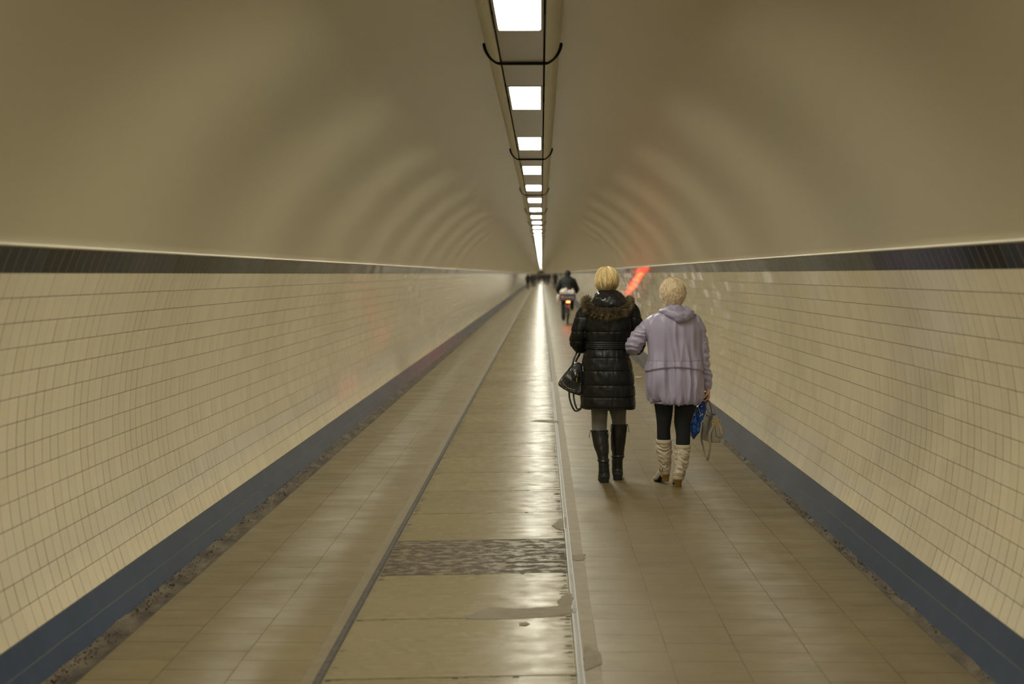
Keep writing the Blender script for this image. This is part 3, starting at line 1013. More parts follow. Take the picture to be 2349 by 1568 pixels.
class HairCap:
    """hair volume given by its outline from behind (z, half width); open over the face"""

    def __init__(self, c, sil, ky=1.1, crown=(0, 0), front=.40):
        self.c = np.array(c); self.sil = np.array(sil); self.ky = ky; self.front = front
        d = np.r_[0, np.cumsum(np.hypot(np.diff(self.sil[:, 0]), np.diff(self.sil[:, 1])))]
        self.t = d / d[-1]; self.crown = crown

    def p(self, phi, t, off=0.0):
        z = np.interp(t, self.t, self.sil[:, 0]); w = np.interp(t, self.t, self.sil[:, 1])
        k = 1 - t
        x = (w + off) * math.cos(phi) + self.crown[0] * k
        y = (w * self.ky + off) * math.sin(phi) + self.crown[1] * k
        return self.c + np.array([x, y, z + off * .5 * (1 - t)])

    def tend(self, phi):
        s = math.sin(phi)            # +1 = face side
        if s <= 0.1: return 1.0
        k = min(1, (s - .1) / .55); k = k * k * (3 - 2 * k)
        return 1.0 * (1 - k) + self.front * k

    def shell(self, name, m, parent, off=-.003, n=72, mrows=26, amp=.003, freq=40):
        v, f = [], []
        for j in range(mrows):
            for i in range(n):
                phi = 2 * PI * i / n
                t = self.tend(phi) * j / (mrows - 1)
                q = self.p(phi, min(t, 1), off)
                q = q + (q - self.c) * amp * 10 * mnoise.noise(Vector((math.cos(phi) * freq * .1, math.sin(phi) * freq * .1, t * 2)))
                v.append(q)
        for j in range(mrows - 1):
            for i in range(n):
                a = j * n + i; b = j * n + (i + 1) % n
                f.append((a, a + n, b + n, b))
        # close underneath, inside the skull
        c = len(v); v.append(self.c + np.array([0, -.01, -.02]))
        for i in range(n): f.append(((mrows - 1) * n + i, c, (mrows - 1) * n + (i + 1) % n))
        g = G(); g.add((v, f)); return g.build(name, m, parent)


# ================================================================== the blonde woman in the black coat
heelL = at_z(1386, 1109)
YB = heelL.y + .13
OB = at_z(1398, 1109); OB = Vector((at_y(1398, 1000, YB).x, YB, 0))
BW = empty('person', OB)
tag(BW, 'person with short blonde hair, black fur-hooded quilted coat, grey tights, tall black boots, walking away', 'person')


def B(px, py, dy=0.0):
    return at_y(px, py, YB + dy) - OB


def ringB(y, xl, xr, d, cy=0.0):
    a, b = B(xl, y, cy), B(xr, y, cy)
    return ((a.x + b.x) / 2, cy, a.z, (b.x - a.x) / 2, d)


# --- body
hc = B(1391.5, 641)
g = G()
neckB = B(1392, 690, .0)
head_parts(g, hc + Vector((0, 0, -.012)), .93, 0.0, tuple(neckB), ears=True)
g.add(loft([ringB(688, 1380, 1405, .05), ringB(700, 1362, 1424, .07), ringB(722, 1352, 1438, .085), ringB(760, 1352, 1434, .095), ringB(792, 1357, 1426, .085), ringB(830, 1348, 1440, .10), ringB(865, 1346, 1444, .105), ringB(890, 1354, 1440, .09)][::-1], 32, 3))
shL, shR = B(1350, 714), B(1443, 712)
elL, elR = B(1327, 786, .0), B(1463, 792, .03)
wrL, wrR = B(1347, 790, .27), B(1436, 790, .29)
for sh_, el_, wr_, ts in ((shL, elL, wrL, -1), (shR, elR, wrR, 1)):
    g.add(tube([tuple(sh_ + Vector((.02 * -ts, 0, .0))), tuple(sh_), tuple(sh_.lerp(el_, .5)), tuple(el_), tuple(el_.lerp(wr_, .5)), tuple(wr_)], [.05, .05, .043, .037, .035, .024], 14, 4))
    dirw = (wr_ - el_).normalized()
    hand_parts(g, wr_ + dirw * .015, dirw + Vector((0, 0, -.15)), Vector((-ts * .6, 0, -.8)), thumb_side=ts * -1 if True else 1, curl=(.5, .6, .4), s=.93)
hipL, hipR = B(1374, 880), B(1418, 880)
kneeL, kneeR = B(1375, 968, .02), B(1420, 962, .06)
ankL, ankR = B(1384.5, 1062, -.06), B(1416.5, 1052, .10)
for h_, k_, a_ in ((hipL, kneeL, ankL), (hipR, kneeR, ankR)):
    g.add(tube([tuple(h_), tuple(h_.lerp(k_, .5)), tuple(k_), tuple(k_.lerp(a_, .35)), tuple(a_)], [.072, .058, .044, .042, .028], 16, 5))
    g.add(tube([tuple(a_), tuple(a_ + Vector((0, .035, -.075))), tuple(a_ + Vector((0, .095, -.118)))], [.026, .026, .016], 12, 4))
g.remesh('body', M['skin'], BW, .0055, 2)
eyes(BW, hc + Vector((0, 0, -.012)), .93)


# --- hair
sil = [(1391.5, y, w) for y, w in ((611.3, 0), (612.2, 6), (614.5, 12.5), (619, 18), (625, 22), (633, 25), (643, 26.6), (650, 26.3), (656, 24.6), (661, 21.5), (665, 18.5))]
k_ = (B(1400, 640).x - B(1390, 640).x) / 10
sB = [((641 - y) * k_, w * k_) for _, y, w in sil]
capB = HairCap(hc, sB, 1.12, (.004, -.012), .36)
capB.shell('hair', M['blonde_base'], BW, -.003)
hairB = BW.children[-1]
lines, wid, cols = [], [], []
rs = np.random.RandomState(3)
for i in range(6500):
    phi = rs.uniform(0, 2 * PI)
    te = capB.tend(phi)
    t0 = te * rs.uniform(0, .72); t1 = min(te * 1.0, t0 + rs.uniform(.25, .5))
    dphi = rs.normal(0, .13) + .16 * math.sin(phi * 3 + 1.3) + .25 * mnoise.noise(Vector((phi * 2.5, t0 * 3, 5)))
    off = rs.uniform(-.002, .0045) + .006 * max(0, mnoise.noise(Vector((phi * 4, t0 * 5, 1))))
    lift = rs.normal(0, .002)
    pts = []
    for j in range(7):
        u = j / 6; t = t0 + (t1 - t0) * u
        pts.append(capB.p(phi + dphi * u, t, off + lift * u + .004 * mnoise.noise(Vector((phi * 5, t * 4, 2)))))
    mid = capB.p(phi, (t0 + t1) / 2)
    clump = .5 + .5 * mnoise.noise(Vector((phi * 7, (t0) * 2.0, 9)))
    c1 = np.array((.95, .78, .40)); c2 = np.array((.58, .41, .16)); c3 = np.array((1.0, .93, .68))
    mx = min(1, max(0, -.05 + 1.25 * clump + rs.normal(0, .2)))
    c = c2 * (1 - mx) + c1 * mx
    if rs.rand() < .22: c = c * .5 + c3 * .5
    if t1 > .86 and math.sin(phi) < -.3 and rs.rand() < .55: c = np.array((.34, .22, .08))
    lines.append(pts); wid.append(rs.uniform(.0010, .0022)); cols.append(c)
strands('hair_strands', lines, wid, cols, M['hair'], hairB)

# --- coat
seams_px = [759.6, 783, 797, 818.7, 849, 881, 909, 933]
seams = [B(1398, y).z for y in seams_px]
ztop, zhem = B(1398, 690).z, B(1398, 936).z


def coat_post(co, no):
    z = co[:, 2]
    th = np.arctan2(co[:, 1], co[:, 0])
    lev = np.array([ztop + .03, B(1398, 727).z] + seams + [zhem - .01])
    d = np.zeros(len(z))
    near = np.full(len(z), 9.0)
    for s_ in lev: near = np.minimum(near, np.abs(z - s_))
    amp = np.where(z < seams[3], .0045, .0042)
    torso = (np.abs(co[:, 0] - .0) < .24)
    puff = np.minimum(near / .035, 1.0)
    d += amp * (np.sqrt(puff) - .7)
    d -= .0045 * np.exp(-(near / .004) ** 2)
    w = np.array([mnoise.noise(Vector((p[0] * 34, p[1] * 20, p[2] * 9 + 3))) for p in co])
    w2 = np.array([mnoise.noise(Vector((p[0] * 11 + p[2] * 7, p[1] * 14, p[2] * 16))) for p in co])
    w3 = np.array([mnoise.noise(Vector((p[0] * 60, p[1] * 40, p[2] * 26))) for p in co])
    upper = np.clip((z - seams[3]) / .05, 0, 1)
    d += w * (.0035 + .0065 * upper) * np.exp(-near / .05) + w2 * .0055 + w3 * .0018
    return d


g = G()
rings = [(690, 1376, 1420, .07, -.01), (697, 1356, 1438, .09, -.01), (705, 1343, 1450, .108, -.01), (718, 1337, 1455, .125, -.008), (735, 1337, 1453, .138, -.005), (760, 1339, 1449, .14, 0), (783, 1344, 1440, .128, 0), (797, 1344, 1439, .128, 0), (818, 1340, 1445, .145, 0), (849, 1337, 1451.5, .158, 0), (881, 1335.5, 1455.5, .163, 0), (910, 1335, 1457, .165, 0), (933, 1334.5, 1457.5, .165, 0), (936.5, 1336, 1456, .163, 0)]
g.add(loft([ringB(*r) for r in rings][::-1], 96, 8, 2.5))


def sleeve_wr(k, fr, amp):
    def fn(th, t):
        return amp * (np.sin(t * fr * 2 * PI + 1.5 * np.sin(th + k) + k) * .5 + .5 * np.sin(t * fr * 3.7 + 2 * th + k)) * min(1, t * 5, (1 - t) * 5 + .2)
    return fn


def dn(v_, f_=0.0): return tuple(v_)


g.add(tube([dn(B(1362, 704, -.01)), dn(B(1348, 713, -.01)), dn(B(1336, 735, -.01)), dn(B(1328, 762, -.01)), dn(B(1326.5, 782, .02)), dn(B(1331, 794, .09)), dn(B(1340, 791, .18)), dn(B(1347, 789, .255))], [.058, .064, .067, .066, .068, .058, .052, .046], 36, 8, disp=sleeve_wr(.4, 5, .004)))
g.add(tube([dn(B(1430, 703, -.01)), dn(B(1445, 711, -.01)), dn(B(1456, 735, 0)), dn(B(1462, 762, .02)), dn(B(1463, 785, .05)), dn(B(1459, 800, .12)), dn(B(1447, 797, .20)), dn(B(1437, 791, .275))], [.058, .064, .064, .063, .064, .058, .052, .046], 36, 8, disp=sleeve_wr(2.0, 5, .004)))
coat = g.remesh('coat', M['nylon'], BW, .0055, 2, coat_post)
# belt with stitched ridges
zb0, zb1 = B(1392, 797.5).z, B(1392, 782.5).z


def belt_d(th, z):
    return .0022 * np.cos((z - zb0) / (zb1 - zb0) * 2 * PI * 3.5)


g = G(); g.add(loft([ringB(798, 1342.5, 1440.5, .134), ringB(797, 1341.5, 1441.5, .1365), ringB(790, 1341.5, 1441.5, .1365), ringB(783, 1341.5, 1442.5, .1365), ringB(782, 1342.5, 1441, .134)], 80, 8, 2.5, belt_d))
g.build('belt', M['nylon'], BW)
# sleeve pocket tape seen as pale flecks on the left upper arm
# hood lying open on the shoulders: shiny lining tube round the neck
def hood_post(co, no):
    return np.array([.008 * mnoise.noise(Vector((p[0] * 14, p[1] * 14, p[2] * 22))) + .004 * mnoise.noise(Vector((p[0] * 34, p[1] * 34, p[2] * 40 + 5))) for p in co])


g = G()
g.add(loft([ringB(705, 1352, 1444, .115, -.035), ringB(697, 1356, 1439, .122, -.045), ringB(688, 1359, 1435, .122, -.045), ringB(680, 1361.5, 1432, .112, -.035), ringB(673, 1366, 1427, .098, -.025), ringB(668, 1372, 1420, .08, -.015), ringB(665.5, 1378, 1412, .065, -.008), ringB(668, 1381, 1409, .058, -.005)], 72, 6, 2.1))
hood = g.remesh('hood', M['nylon_shiny'], BW, .006, 2, hood_post)
# fur trim
fpath = [B(1349, 686, .05), B(1346, 693, -.02), B(1353, 705, -.09), B(1370, 714, -.135), B(1394, 717.5, -.15), B(1418, 714, -.135), B(1436, 705, -.09), B(1443, 694, -.02), B(1440, 686, .05)]
frad = [.022, .030, .036, .040, .042, .040, .036, .030, .022]
g = G(); g.add(tube([tuple(p) for p in fpath], frad, 20, 6))
fur = g.remesh('fur_trim', M['fur_base'], BW, .008, 1)
FP = spline([list(p) + [r] for p, r in zip(fpath, frad)], 30)
lines, wid, cols = [], [], []
rs = np.random.RandomState(5)
FT = np.gradient(FP[:, :3], axis=0); FT /= np.linalg.norm(FT, axis=1)[:, None]
cen = np.array(B(1394, 690, 0))
for i in range(8500):
    k = rs.randint(0, len(FP)); c = FP[k, :3]; r = FP[k, 3]
    t = FT[k]
    a = rs.normal(size=3); a -= t * np.dot(a, t); a /= np.linalg.norm(a) + 1e-9
    out = c - cen; out[2] *= .8; out /= np.linalg.norm(out)
    if np.dot(a, out) < -.55 and rs.rand() < .6: a = -a
    p = c + a * r * .85
    clump = np.array([mnoise.noise(Vector((p[0] * 26, p[1] * 26, p[2] * 26 + q))) for q in (0, 7, 13)])
    d = a * .9 + out * .55 + t * rs.normal(0, .25) + clump * .9 + np.array((0, 0, -.10)) + rs.normal(0, .14, 3)
    d /= np.linalg.norm(d)
    L = rs.uniform(.014, .036) * (1.25 if rs.rand() < .1 else 1)
    bend = np.array((0, 0, -.25)) + clump * .6
    pts = [p + d * L * u + bend * L * u * u * .35 for u in np.linspace(0, 1, 5)]
    v_ = rs.rand(); cl = .5 + .5 * clump[0]
    c0 = np.array((.045, .030, .012)); c1 = np.array((.24, .172, .078)); c2 = np.array((.40, .31, .18))
    mx = min(1, max(0, cl * .9 + rs.normal(0, .22)))
    col = c0 * (1 - mx) + c1 * mx
    if v_ < .1: col = c2
    lines.append(pts); wid.append(rs.uniform(.0006, .0014)); cols.append(col)
strands('fur_strands', lines, wid, cols, M['fur'], fur)

# --- tights
g = G()
g.add(loft([ringB(880, 1352, 1396, .075, 0), ringB(920, 1354, 1395, .068, .005), ringB(939, 1355.5, 1394.5, .064, .008), ringB(962, 1357, 1393, .058, .01), ringB(985, 1357.5, 1392, .054, .0), ringB(1010, 1361, 1393, .05, -.01)][::-1], 40, 5, 2.0))
g.add(loft([ringB(880, 1396, 1440, .075, .02), ringB(920, 1396, 1439, .068, .035), ringB(939, 1397, 1437, .064, .045), ringB(955, 1401.5, 1436, .058, .055), ringB(972, 1404.5, 1436, .054, .06), ringB(1005, 1404, 1434, .05, .07)][::-1], 40, 5, 2.0))
g.build('tights', M['tights'], BW)


# --- boots
def boot_black(rr, toe, heel_px, name_lift, seed, twist):
    g = G()
    def fold(th, z):
        return .0025 * np.sin(th * 3 + seed) * math.exp(-abs(z - zk) / .05) * np.cos((z - zk) * 160) if True else 0
    zk = rr[3][2]
    g.add(loft(rr[::-1], 40, 6, 2.0, None))
    a = rr[-2]
    g.add(tube([(a[0], a[1] - .008, a[2] + .012), (a[0] + toe[0] * .3, a[1] + .05, a[2] + .01), (a[0] + toe[0] * .65, a[1] + .12, toe[2] + .024), (a[0] + toe[0], a[1] + .19, toe[2] + .008)], [(.042, .05), (.042, .046), (.041, .03), (.028, .018)], 20, 5))
    # cuff roll at the ankle
    q = rr[3]
    g.add(tube([(q[0] + (q[3] + .0) * math.cos(t), q[1] + (q[4] + .0) * math.sin(t), q[2] + .004 * math.sin(t * 2 + seed)) for t in np.linspace(0, 2 * PI, 14, endpoint=False)], .0085, 8, 3, closed=True))

    def post(co, no):
        w = np.array([mnoise.noise(Vector((p[0] * 22, p[1] * 22, p[2] * 30 + seed))) for p in co])
        return w * .0035 * np.exp(-np.abs(co[:, 2] - zk) / .09) + w * .0012
    b = g.remesh('boot', M['black_leather'], BW, .005, 2, post)
    # sole and block heel
    g = G()
    hx, hy, hz = heel_px
    g.add(loft([(hx, hy, hz, .036, .032), (hx, hy, hz + .012, .037, .033), (hx, hy, hz + .06, .041, .039)], 24, 3, 3.2))
    g.build('heel', M['sole'], b)
    g = G()
    g.add(tube([(a[0], a[1] - .02, toe[2] + .055 if False else a[2] - .024), (a[0] + toe[0] * .4, a[1] + .07, toe[2] + .020), (a[0] + toe[0] * .7, a[1] + .13, toe[2] + .006), (a[0] + toe[0], a[1] + .195, toe[2] + .002)], [(.036, .006), (.037, .006), (.040, .006), (.026, .005)], 14, 4))
    g.build('sole', M['sole'], b)
    # little zip pulls hanging at the shaft top
    for s_ in (-1, 1):
        p = rr[0]
        x = p[0] + s_ * (p[3] + .001)
        g = G(); g.add(tube([(x, p[1] - .01, p[2] - .006), (x + s_ * .007, p[1] - .012, p[2] - .03), (x + s_ * (.010 if s_ == twist else .003), p[1] - .012, p[2] - .062)], [.0022, .0018, .003], 8, 3)); g.build('pull_cord', M['black_leather'], b)
    # top binding
    p = rr[0]
    g = G(); g.add(tube([(p[0] + p[3] * math.cos(t), p[1] + p[4] * math.sin(t), p[2] - .004) for t in np.linspace(0, 2 * PI, 16, endpoint=False)], .005, 8, 3, closed=True)); g.build('top_binding', M['black_leather'], b)
    return b


def ringBz(y, xl, xr, d, cy):
    return ringB(y, xl, xr, d, cy)


zoffL = 0.0
rL = [ringB(985, 1355, 1394, .062, -.002), ringB(1019, 1361, 1396.5, .058, -.02), ringB(1040, 1368, 1396, .050, -.035), ringB(1056, 1372, 1395.5, .044, -.045), ringB(1066, 1373, 1397.5, .044, -.048), ringB(1080, 1373, 1398.2, .044, -.05), ringB(1094, 1373, 1399.2, .042, -.05), ringB(1099, 1375, 1397.5, .034, -.05)]
hz = at_y(1386, 1109, YB - .07).z
boot_black(rL, (-.012, 0, .002), (B(1386.5, 1100, -.06).x, -.06, 0.0), 0, 1.0, -1)
rR = [ringB(972, 1402.5, 1439.5, .060, .058), ringB(1000, 1400.8, 1436.5, .058, .065), ringB(1028, 1401.5, 1433, .05, .08), ringB(1046, 1404.5, 1431, .043, .088), ringB(1056, 1403.2, 1428.5, .043, .09), ringB(1070, 1403.5, 1428.2, .043, .095), ringB(1085, 1403.8, 1429.2, .042, .095), ringB(1090, 1406, 1427.5, .034, .095)]
zr = B(1416, 1101, .08).z
boot_black(rR, (.014, 0, max(zr - .012, .002)), (B(1416.8, 1100, .085).x, .085, max(zr, .004)), 0, 4.0, 1)

# ================================================================== her studded handbag
HB = empty('handbag', OB + B(1312, 870, .05))
tag(HB, 'black handbag edged with pale studs, hanging from the forearm of the person in black coat', 'handbag')
hb0 = B(1312, 870, .05)
YBAG = .05


def hp(px, py, dy=0.0):
    return B(px, py, YBAG + dy) - hb0


def flat(pxs): return [(hp(x, y).x, hp(x, y).z) for x, y in pxs]


bag_poly = [(1314, 833), (1319, 830), (1327, 830), (1335, 834), (1337, 850), (1338, 872), (1337, 900), (1333, 908), (1322, 904.5), (1307, 899.5), (1291, 891), (1282, 884.5), (1280, 880), (1283, 873), (1296, 855), (1306, 843)]
v, f = prism_pillow(flat(bag_poly), -.075, .075, .18, 9)
zt = hp(1320, 830).z; zl = hp(1320, 900).z
v = [(p[0], p[1] * (.55 + .45 * min(1, max(0, (zt - p[2]) / (zt - zl)))), p[2]) for p in v]
g = G(); g.add((v, f))
g.remesh('bag_body', M['black_leather'], HB, .006, 2, lambda co, no: np.array([.003 * mnoise.noise(Vector((p[0] * 25, p[1] * 25, p[2] * 25))) for p in co]))
# studs in double rows round the camera-side panel
rows = [[(1311, 845.5), (1304, 853), (1297, 860.5), (1291, 868), (1287, 874), (1290.5, 877.5), (1296, 883), (1303, 889.5), (1311, 892), (1320, 894)],
        [(1296, 862), (1290, 869), (1284.5, 876.5), (1285, 881), (1290, 885), (1296, 890), (1303, 893.5), (1312.5, 897), (1321, 899)],
        [(1324, 847), (1328, 853), (1329.5, 862), (1329, 874)], [(1332.5, 880), (1331.2, 888), (1331.2, 898)]]
g = G()
for r_ in rows:
    P = np.array(r_, float); d = np.r_[0, np.cumsum(np.hypot(*np.diff(P, axis=0).T))]
    for q in np.arange(0, d[-1] + .01, 3.6):
        x = np.interp(q, d, P[:, 0]); y = np.interp(q, d, P[:, 1])
        zz = hp(x, y).z; dep = .082 * (.55 + .45 * min(1, max(0, (zt - zz) / (zt - zl))))
        p = hp(x, y, -dep + .004)
        g.add(ell(tuple(p), (.0032, .0032, .0032), None, 8, 6))
g.build('studs', M['steel'], HB)
# flap pocket and dangling charm
g = G(); v, f = prism_pillow(flat([(1311, 846), (1322, 844), (1330, 850), (1330, 872), (1318, 876), (1310, 874)]), -.075, -.055, .15, 5); g.add((v, f)); g.build('pocket_flap', M['black_leather'], HB)
g = G()
c0 = hp(1322.8, 860.5, -.085)
g.add(tube([tuple(c0 + Vector((.010 * math.cos(t), 0, .010 * math.sin(t)))) for t in np.linspace(0, 2 * PI, 12, endpoint=False)], .002, 8, 3, closed=True))
for i in range(5): g.add(ell(tuple(hp(1322.5 + (i % 2) * 1.2, 864.5 + i * 2.6, -.085)), (.004, .003, .005), None, 10, 8))
g.build('charm', M['gold'], HB)
# handles over the forearm
fa = B(1334, 794, .11)
top = hp(1333, 775, .06)


def strap(pts, name, rad=(.008, .003), m=None, up=(0, 1, 0)):
    g = G(); g.add(tube([tuple(p) for p in pts], [rad] * len(pts), 12, 6, up=up)); return g.build(name, m or M['black_leather'], HB)


strap([hp(1313, 838, -.03), hp(1317, 822, -.02), hp(1323.5, 806, 0), hp(1325, 788, .03), hp(1332, 776, .06), hp(1341, 785, .05), hp(1341.5, 803, .0), hp(1338, 822, -.03), hp(1336, 838, -.03)], 'handle', up=(0, 1, 0))
strap([hp(1318, 836, .02), hp(1324, 822, .03), hp(1330, 809, .05), hp(1328, 789, .09), hp(1334, 777, .11), hp(1343, 786, .10), hp(1343, 803, .05), hp(1339, 822, .02), hp(1336, 836, .02)], 'handle')
strap([hp(1305.5, 899, -.03), hp(1306.5, 912, -.035), hp(1311, 928, -.04), hp(1317.5, 940, -.04), hp(1323, 942, -.04), hp(1331, 938, -.04), hp(1334, 930, -.04), hp(1333, 905, -.03)], 'long_strap', (.0075, .003))
strap([hp(1315.5, 901, .0), hp(1316.5, 914, -.01), hp(1320, 929, -.02), hp(1325, 938, -.02), hp(1331, 936, -.02), hp(1334, 925, -.01), hp(1334, 905, 0)], 'long_strap', (.0075, .003))
g = G()
for px, py in ((1326, 935.5), (1331.5, 934)): g.add(ell(tuple(hp(px, py, -.048)), (.006, .003, .0035), None, 10, 8))
g.add(tube([tuple(hp(1331, 908, -.06)), tuple(hp(1336.5, 903, -.07))], .003, 8, 2))
g.build('strap_buckle', M['steel'], HB)

# ================================================================== the older woman in the lilac jacket
heelR = at_z(1556, 1118.5)
YE = heelR.y + .13
OE = Vector((at_y(1546, 1000, YE).x, YE, 0))
EW = empty('person', OE)
tag(EW, 'person with short curly hair, lilac hooded jacket, black leggings and beige boots, arm linked', 'person')


def E_(px, py, dy=0.0): return at_y(px, py, YE + dy) - OE


def ringE(y, xl, xr, d, cy=0.0):
    a, b = E_(xl, y, cy), E_(xr, y, cy)
    return ((a.x + b.x) / 2, cy, a.z, (b.x - a.x) / 2, d)


he = E_(1543.5, 668)
g = G()
head_parts(g, he + Vector((0, 0, -.010)), .95, .0, tuple(E_(1545, 722)), neck_r=.054)
g.add(loft([ringE(716, 1530, 1560, .06), ringE(728, 1510, 1582, .08), ringE(750, 1497, 1594, .095), ringE(790, 1497, 1592, .105), ringE(840, 1496, 1596, .12), ringE(880, 1497, 1598, .125), ringE(905, 1504, 1594, .10)][::-1], 32, 3))
sL, sR = E_(1499, 742), E_(1595, 742)
eL, eR = E_(1452, 792, .02), E_(1614, 812, -.01)
wL, wR = E_(1441, 800, .25), E_(1622.5, 884, .02)
g.add(tube([tuple(sL + Vector((.03, 0, 0))), tuple(sL), tuple(sL.lerp(eL, .5)), tuple(eL), tuple(E_(1446, 798, .13)), tuple(wL)], [.05, .05, .042, .034, .032, .025], 14, 4))
hand_parts(g, wL + Vector((-.004, .02, .01)), Vector((-.2, 1, .3)), Vector((.0, .2, -1)), 1, (.35, .45, .3), .92)
g.add(tube([tuple(sR - Vector((.03, 0, 0))), tuple(sR), tuple(sR.lerp(eR, .5)), tuple(eR), tuple(eR.lerp(wR, .5)), tuple(wR)], [.05, .046, .036, .025, .022, .020], 14, 4))
hand_parts(g, wR + Vector((.006, .004, -.012)), Vector((.05, .12, -1)), Vector((-1, .0, .0)), -1, (.75, 1.15, .8), .92)
hL, hR = E_(1520, 890), E_(1576, 890)
kL, kR = E_(1522, 985, .04), E_(1566, 990, .0)
aL, aR = E_(1526, 1070, .10), E_(1558, 1082, -.055)
for h_, k_e, a_ in ((hL, kL, aL), (hR, kR, aR)):
    g.add(tube([tuple(h_), tuple(h_.lerp(k_e, .5)), tuple(k_e), tuple(k_e.lerp(a_, .35)), tuple(a_)], [.08, .062, .046, .042, .03], 16, 5))
    g.add(tube([tuple(a_), tuple(a_ + Vector((-.004, .03, -.075))), tuple(a_ + Vector((-.014, .085, -.118)))], [.026, .026, .016], 12, 4))
g.remesh('body', M['skin'], EW, .0055, 2)
eyes(EW, he + Vector((0, 0, -.010)), .95)

# hair: short, thick, softly curled
ke = (E_(1550, 668).x - E_(1540, 668).x) / 10
sE = [((668 - y) * ke, w * ke) for y, w in ((635.5, 0), (636.2, 8), (638.5, 15), (643, 21.5), (650, 27), (658, 30.5), (667, 32), (676, 31.3), (684, 28.8), (691, 25), (697, 21.5), (700, 19))]
capE = HairCap(he, sE, 1.05, (0, -.008), .34)
capE.shell('hair', M['grey_base'], EW, -.008, amp=.005, freq=60)
hairE = EW.children[-1]
lines, wid, cols = [], [], []
rs = np.random.RandomState(8)
for i in range(9000):
    phi = rs.uniform(0, 2 * PI); te = capE.tend(phi)
    t = te * math.sqrt(rs.uniform(0, 1)) * .97
    p = capE.p(phi, t, -.006)
    nrm = p - (capE.c + np.array((0, 0, -.02))); nrm /= np.linalg.norm(nrm)
    dwn = capE.p(phi, min(t + .06, 1.0)) - capE.p(phi, max(t - .02, 0)); dwn /= np.linalg.norm(dwn) + 1e-9
    cl = np.array([mnoise.noise(Vector((p[0] * 38, p[1] * 38, p[2] * 38 + q))) for q in (0, 11, 23)])
    d = dwn * .70 + nrm * .36 + cl * 1.2 + rs.normal(0, .12, 3); d /= np.linalg.norm(d)
    L = rs.uniform(.012, .024)
    curl = -nrm * .9 + cl[::-1] * .6
    pts = [p + d * L * u + curl * L * u * u * .7 for u in np.linspace(0, 1, 5)]
    c1 = np.array((.92, .79, .57)); c2 = np.array((.66, .51, .30)); c3 = np.array((.98, .92, .80))
    mx = min(1, max(0, .5 + 1.1 * cl[1] + rs.normal(0, .2)))
    c = c2 * (1 - mx) + c1 * mx
    if rs.rand() < .25: c = c3
    lines.append(pts); wid.append(rs.uniform(.0007, .0016)); cols.append(c)
strands('hair_strands', lines, wid, cols, M['hair'], hairE)

# jacket
zflap = lambda x: E_(1545, 840, 0).z - .028 * min(1.4, abs((x + .0) / .2) ** 2)
zhemE = E_(1546, 921).z
zcas = E_(1546, 827).z


def jacket_post(co, no):
    out = np.zeros(len(co))
    for i, p in enumerate(co):
        x, y, z = p
        ang = math.atan2(y, x)
        d = 0.0
        torso = 1.0 if -.235 < x < .232 else 0.0
        arm = 1 - torso
        zf = zflap(x)
        # long soft folds hanging from the shoulders
        fall = min(1, max(0, (1.33 - z) / .35))
        f1 = mnoise.noise(Vector((x * 15 + .25 * math.sin(z * 6), y * 6, z * 1.6)))
        f2 = mnoise.noise(Vector((x * 30, y * 12 + 4, z * 3.0)))
        r1 = 1 - 2 * abs(f1) * 1.7
        d += torso * (r1 * .012 + f1 * .010 + f2 * .010) * (.35 + .65 * fall)
        # drapes running from the shoulders towards the middle
        d += .004 * mnoise.noise(Vector((x * 10 + z * 9, y * 8, z * 9 - x * 6)))
        if torso:
            q_ = .5 + .5 * math.tanh((z - zf) / .0035)      # flap stands proud above its edge
            d += q_ * .010 * math.exp(-max(z - zf, 0) / .045) - (1 - q_) * .007 * math.exp(-max(zf - z, 0) / .05)
            gth = mnoise.noise(Vector((x * 55, y * 20, z * 7)))
            d += q_ * .005 * gth * math.exp(-abs(z - zcas) / .03)
            d -= .0035 * math.exp(-((z - zcas) / .004) ** 2)
            d += (1 - q_) * .007 * (1 - 3 * abs(mnoise.noise(Vector((x * 17, y * 8, z * 2.2 + 9))))) * min(1, (zf - z) / .1)
            h = z - zhemE
            if h < .10:
                g1 = mnoise.noise(Vector((x * 42, y * 24, 2)))
                g2 = mnoise.noise(Vector((x * 80, y * 40, z * 12)))
                k = max(0, 1 - h / .10)
                d += (g1 * .020 + g2 * .007) * k
        if arm:
            w = mnoise.noise(Vector((x * 13 + z * 10, y * 12, z * 24)))
            w2 = mnoise.noise(Vector((x * 24, y * 24, z * 40 + 7)))
            d += (1 - 3.2 * abs(w)) * .0065 + w2 * .004
        out[i] = d
    return out


g = G()
rings = [(709, 1527, 1566, .07, -.01), (715, 1513, 1578, .09, -.01), (723, 1500, 1590, .105, -.01), (735, 1491, 1601, .122, -.008), (755, 1485, 1607, .137, -.005), (780, 1484, 1606, .142, 0), (803, 1485, 1606, .146, 0), (826, 1482, 1608, .152, 0), (845, 1480, 1610.5, .158, 0), (866, 1480.5, 1611.5, .163, 0), (890, 1483.5, 1612, .163, 0), (907, 1487, 1611, .16, 0), (917, 1491, 1608.5, .152, 0), (921.5, 1497, 1604, .142, 0)]
g.add(loft([ringE(*r) for r in rings][::-1], 96, 8, 2.4))
g.add(tube([dn(E_(1516, 728, -.01)), dn(E_(1502, 739, -.01)), dn(E_(1484, 755, -.005)), dn(E_(1466, 772, 0)), dn(E_(1455, 788, .015)), dn(E_(1455, 795, .06)), dn(E_(1449, 799, .14)), dn(E_(1442, 800, .225))], [.052, .064, .068, .066, .066, .062, .050, .042], 36, 8))
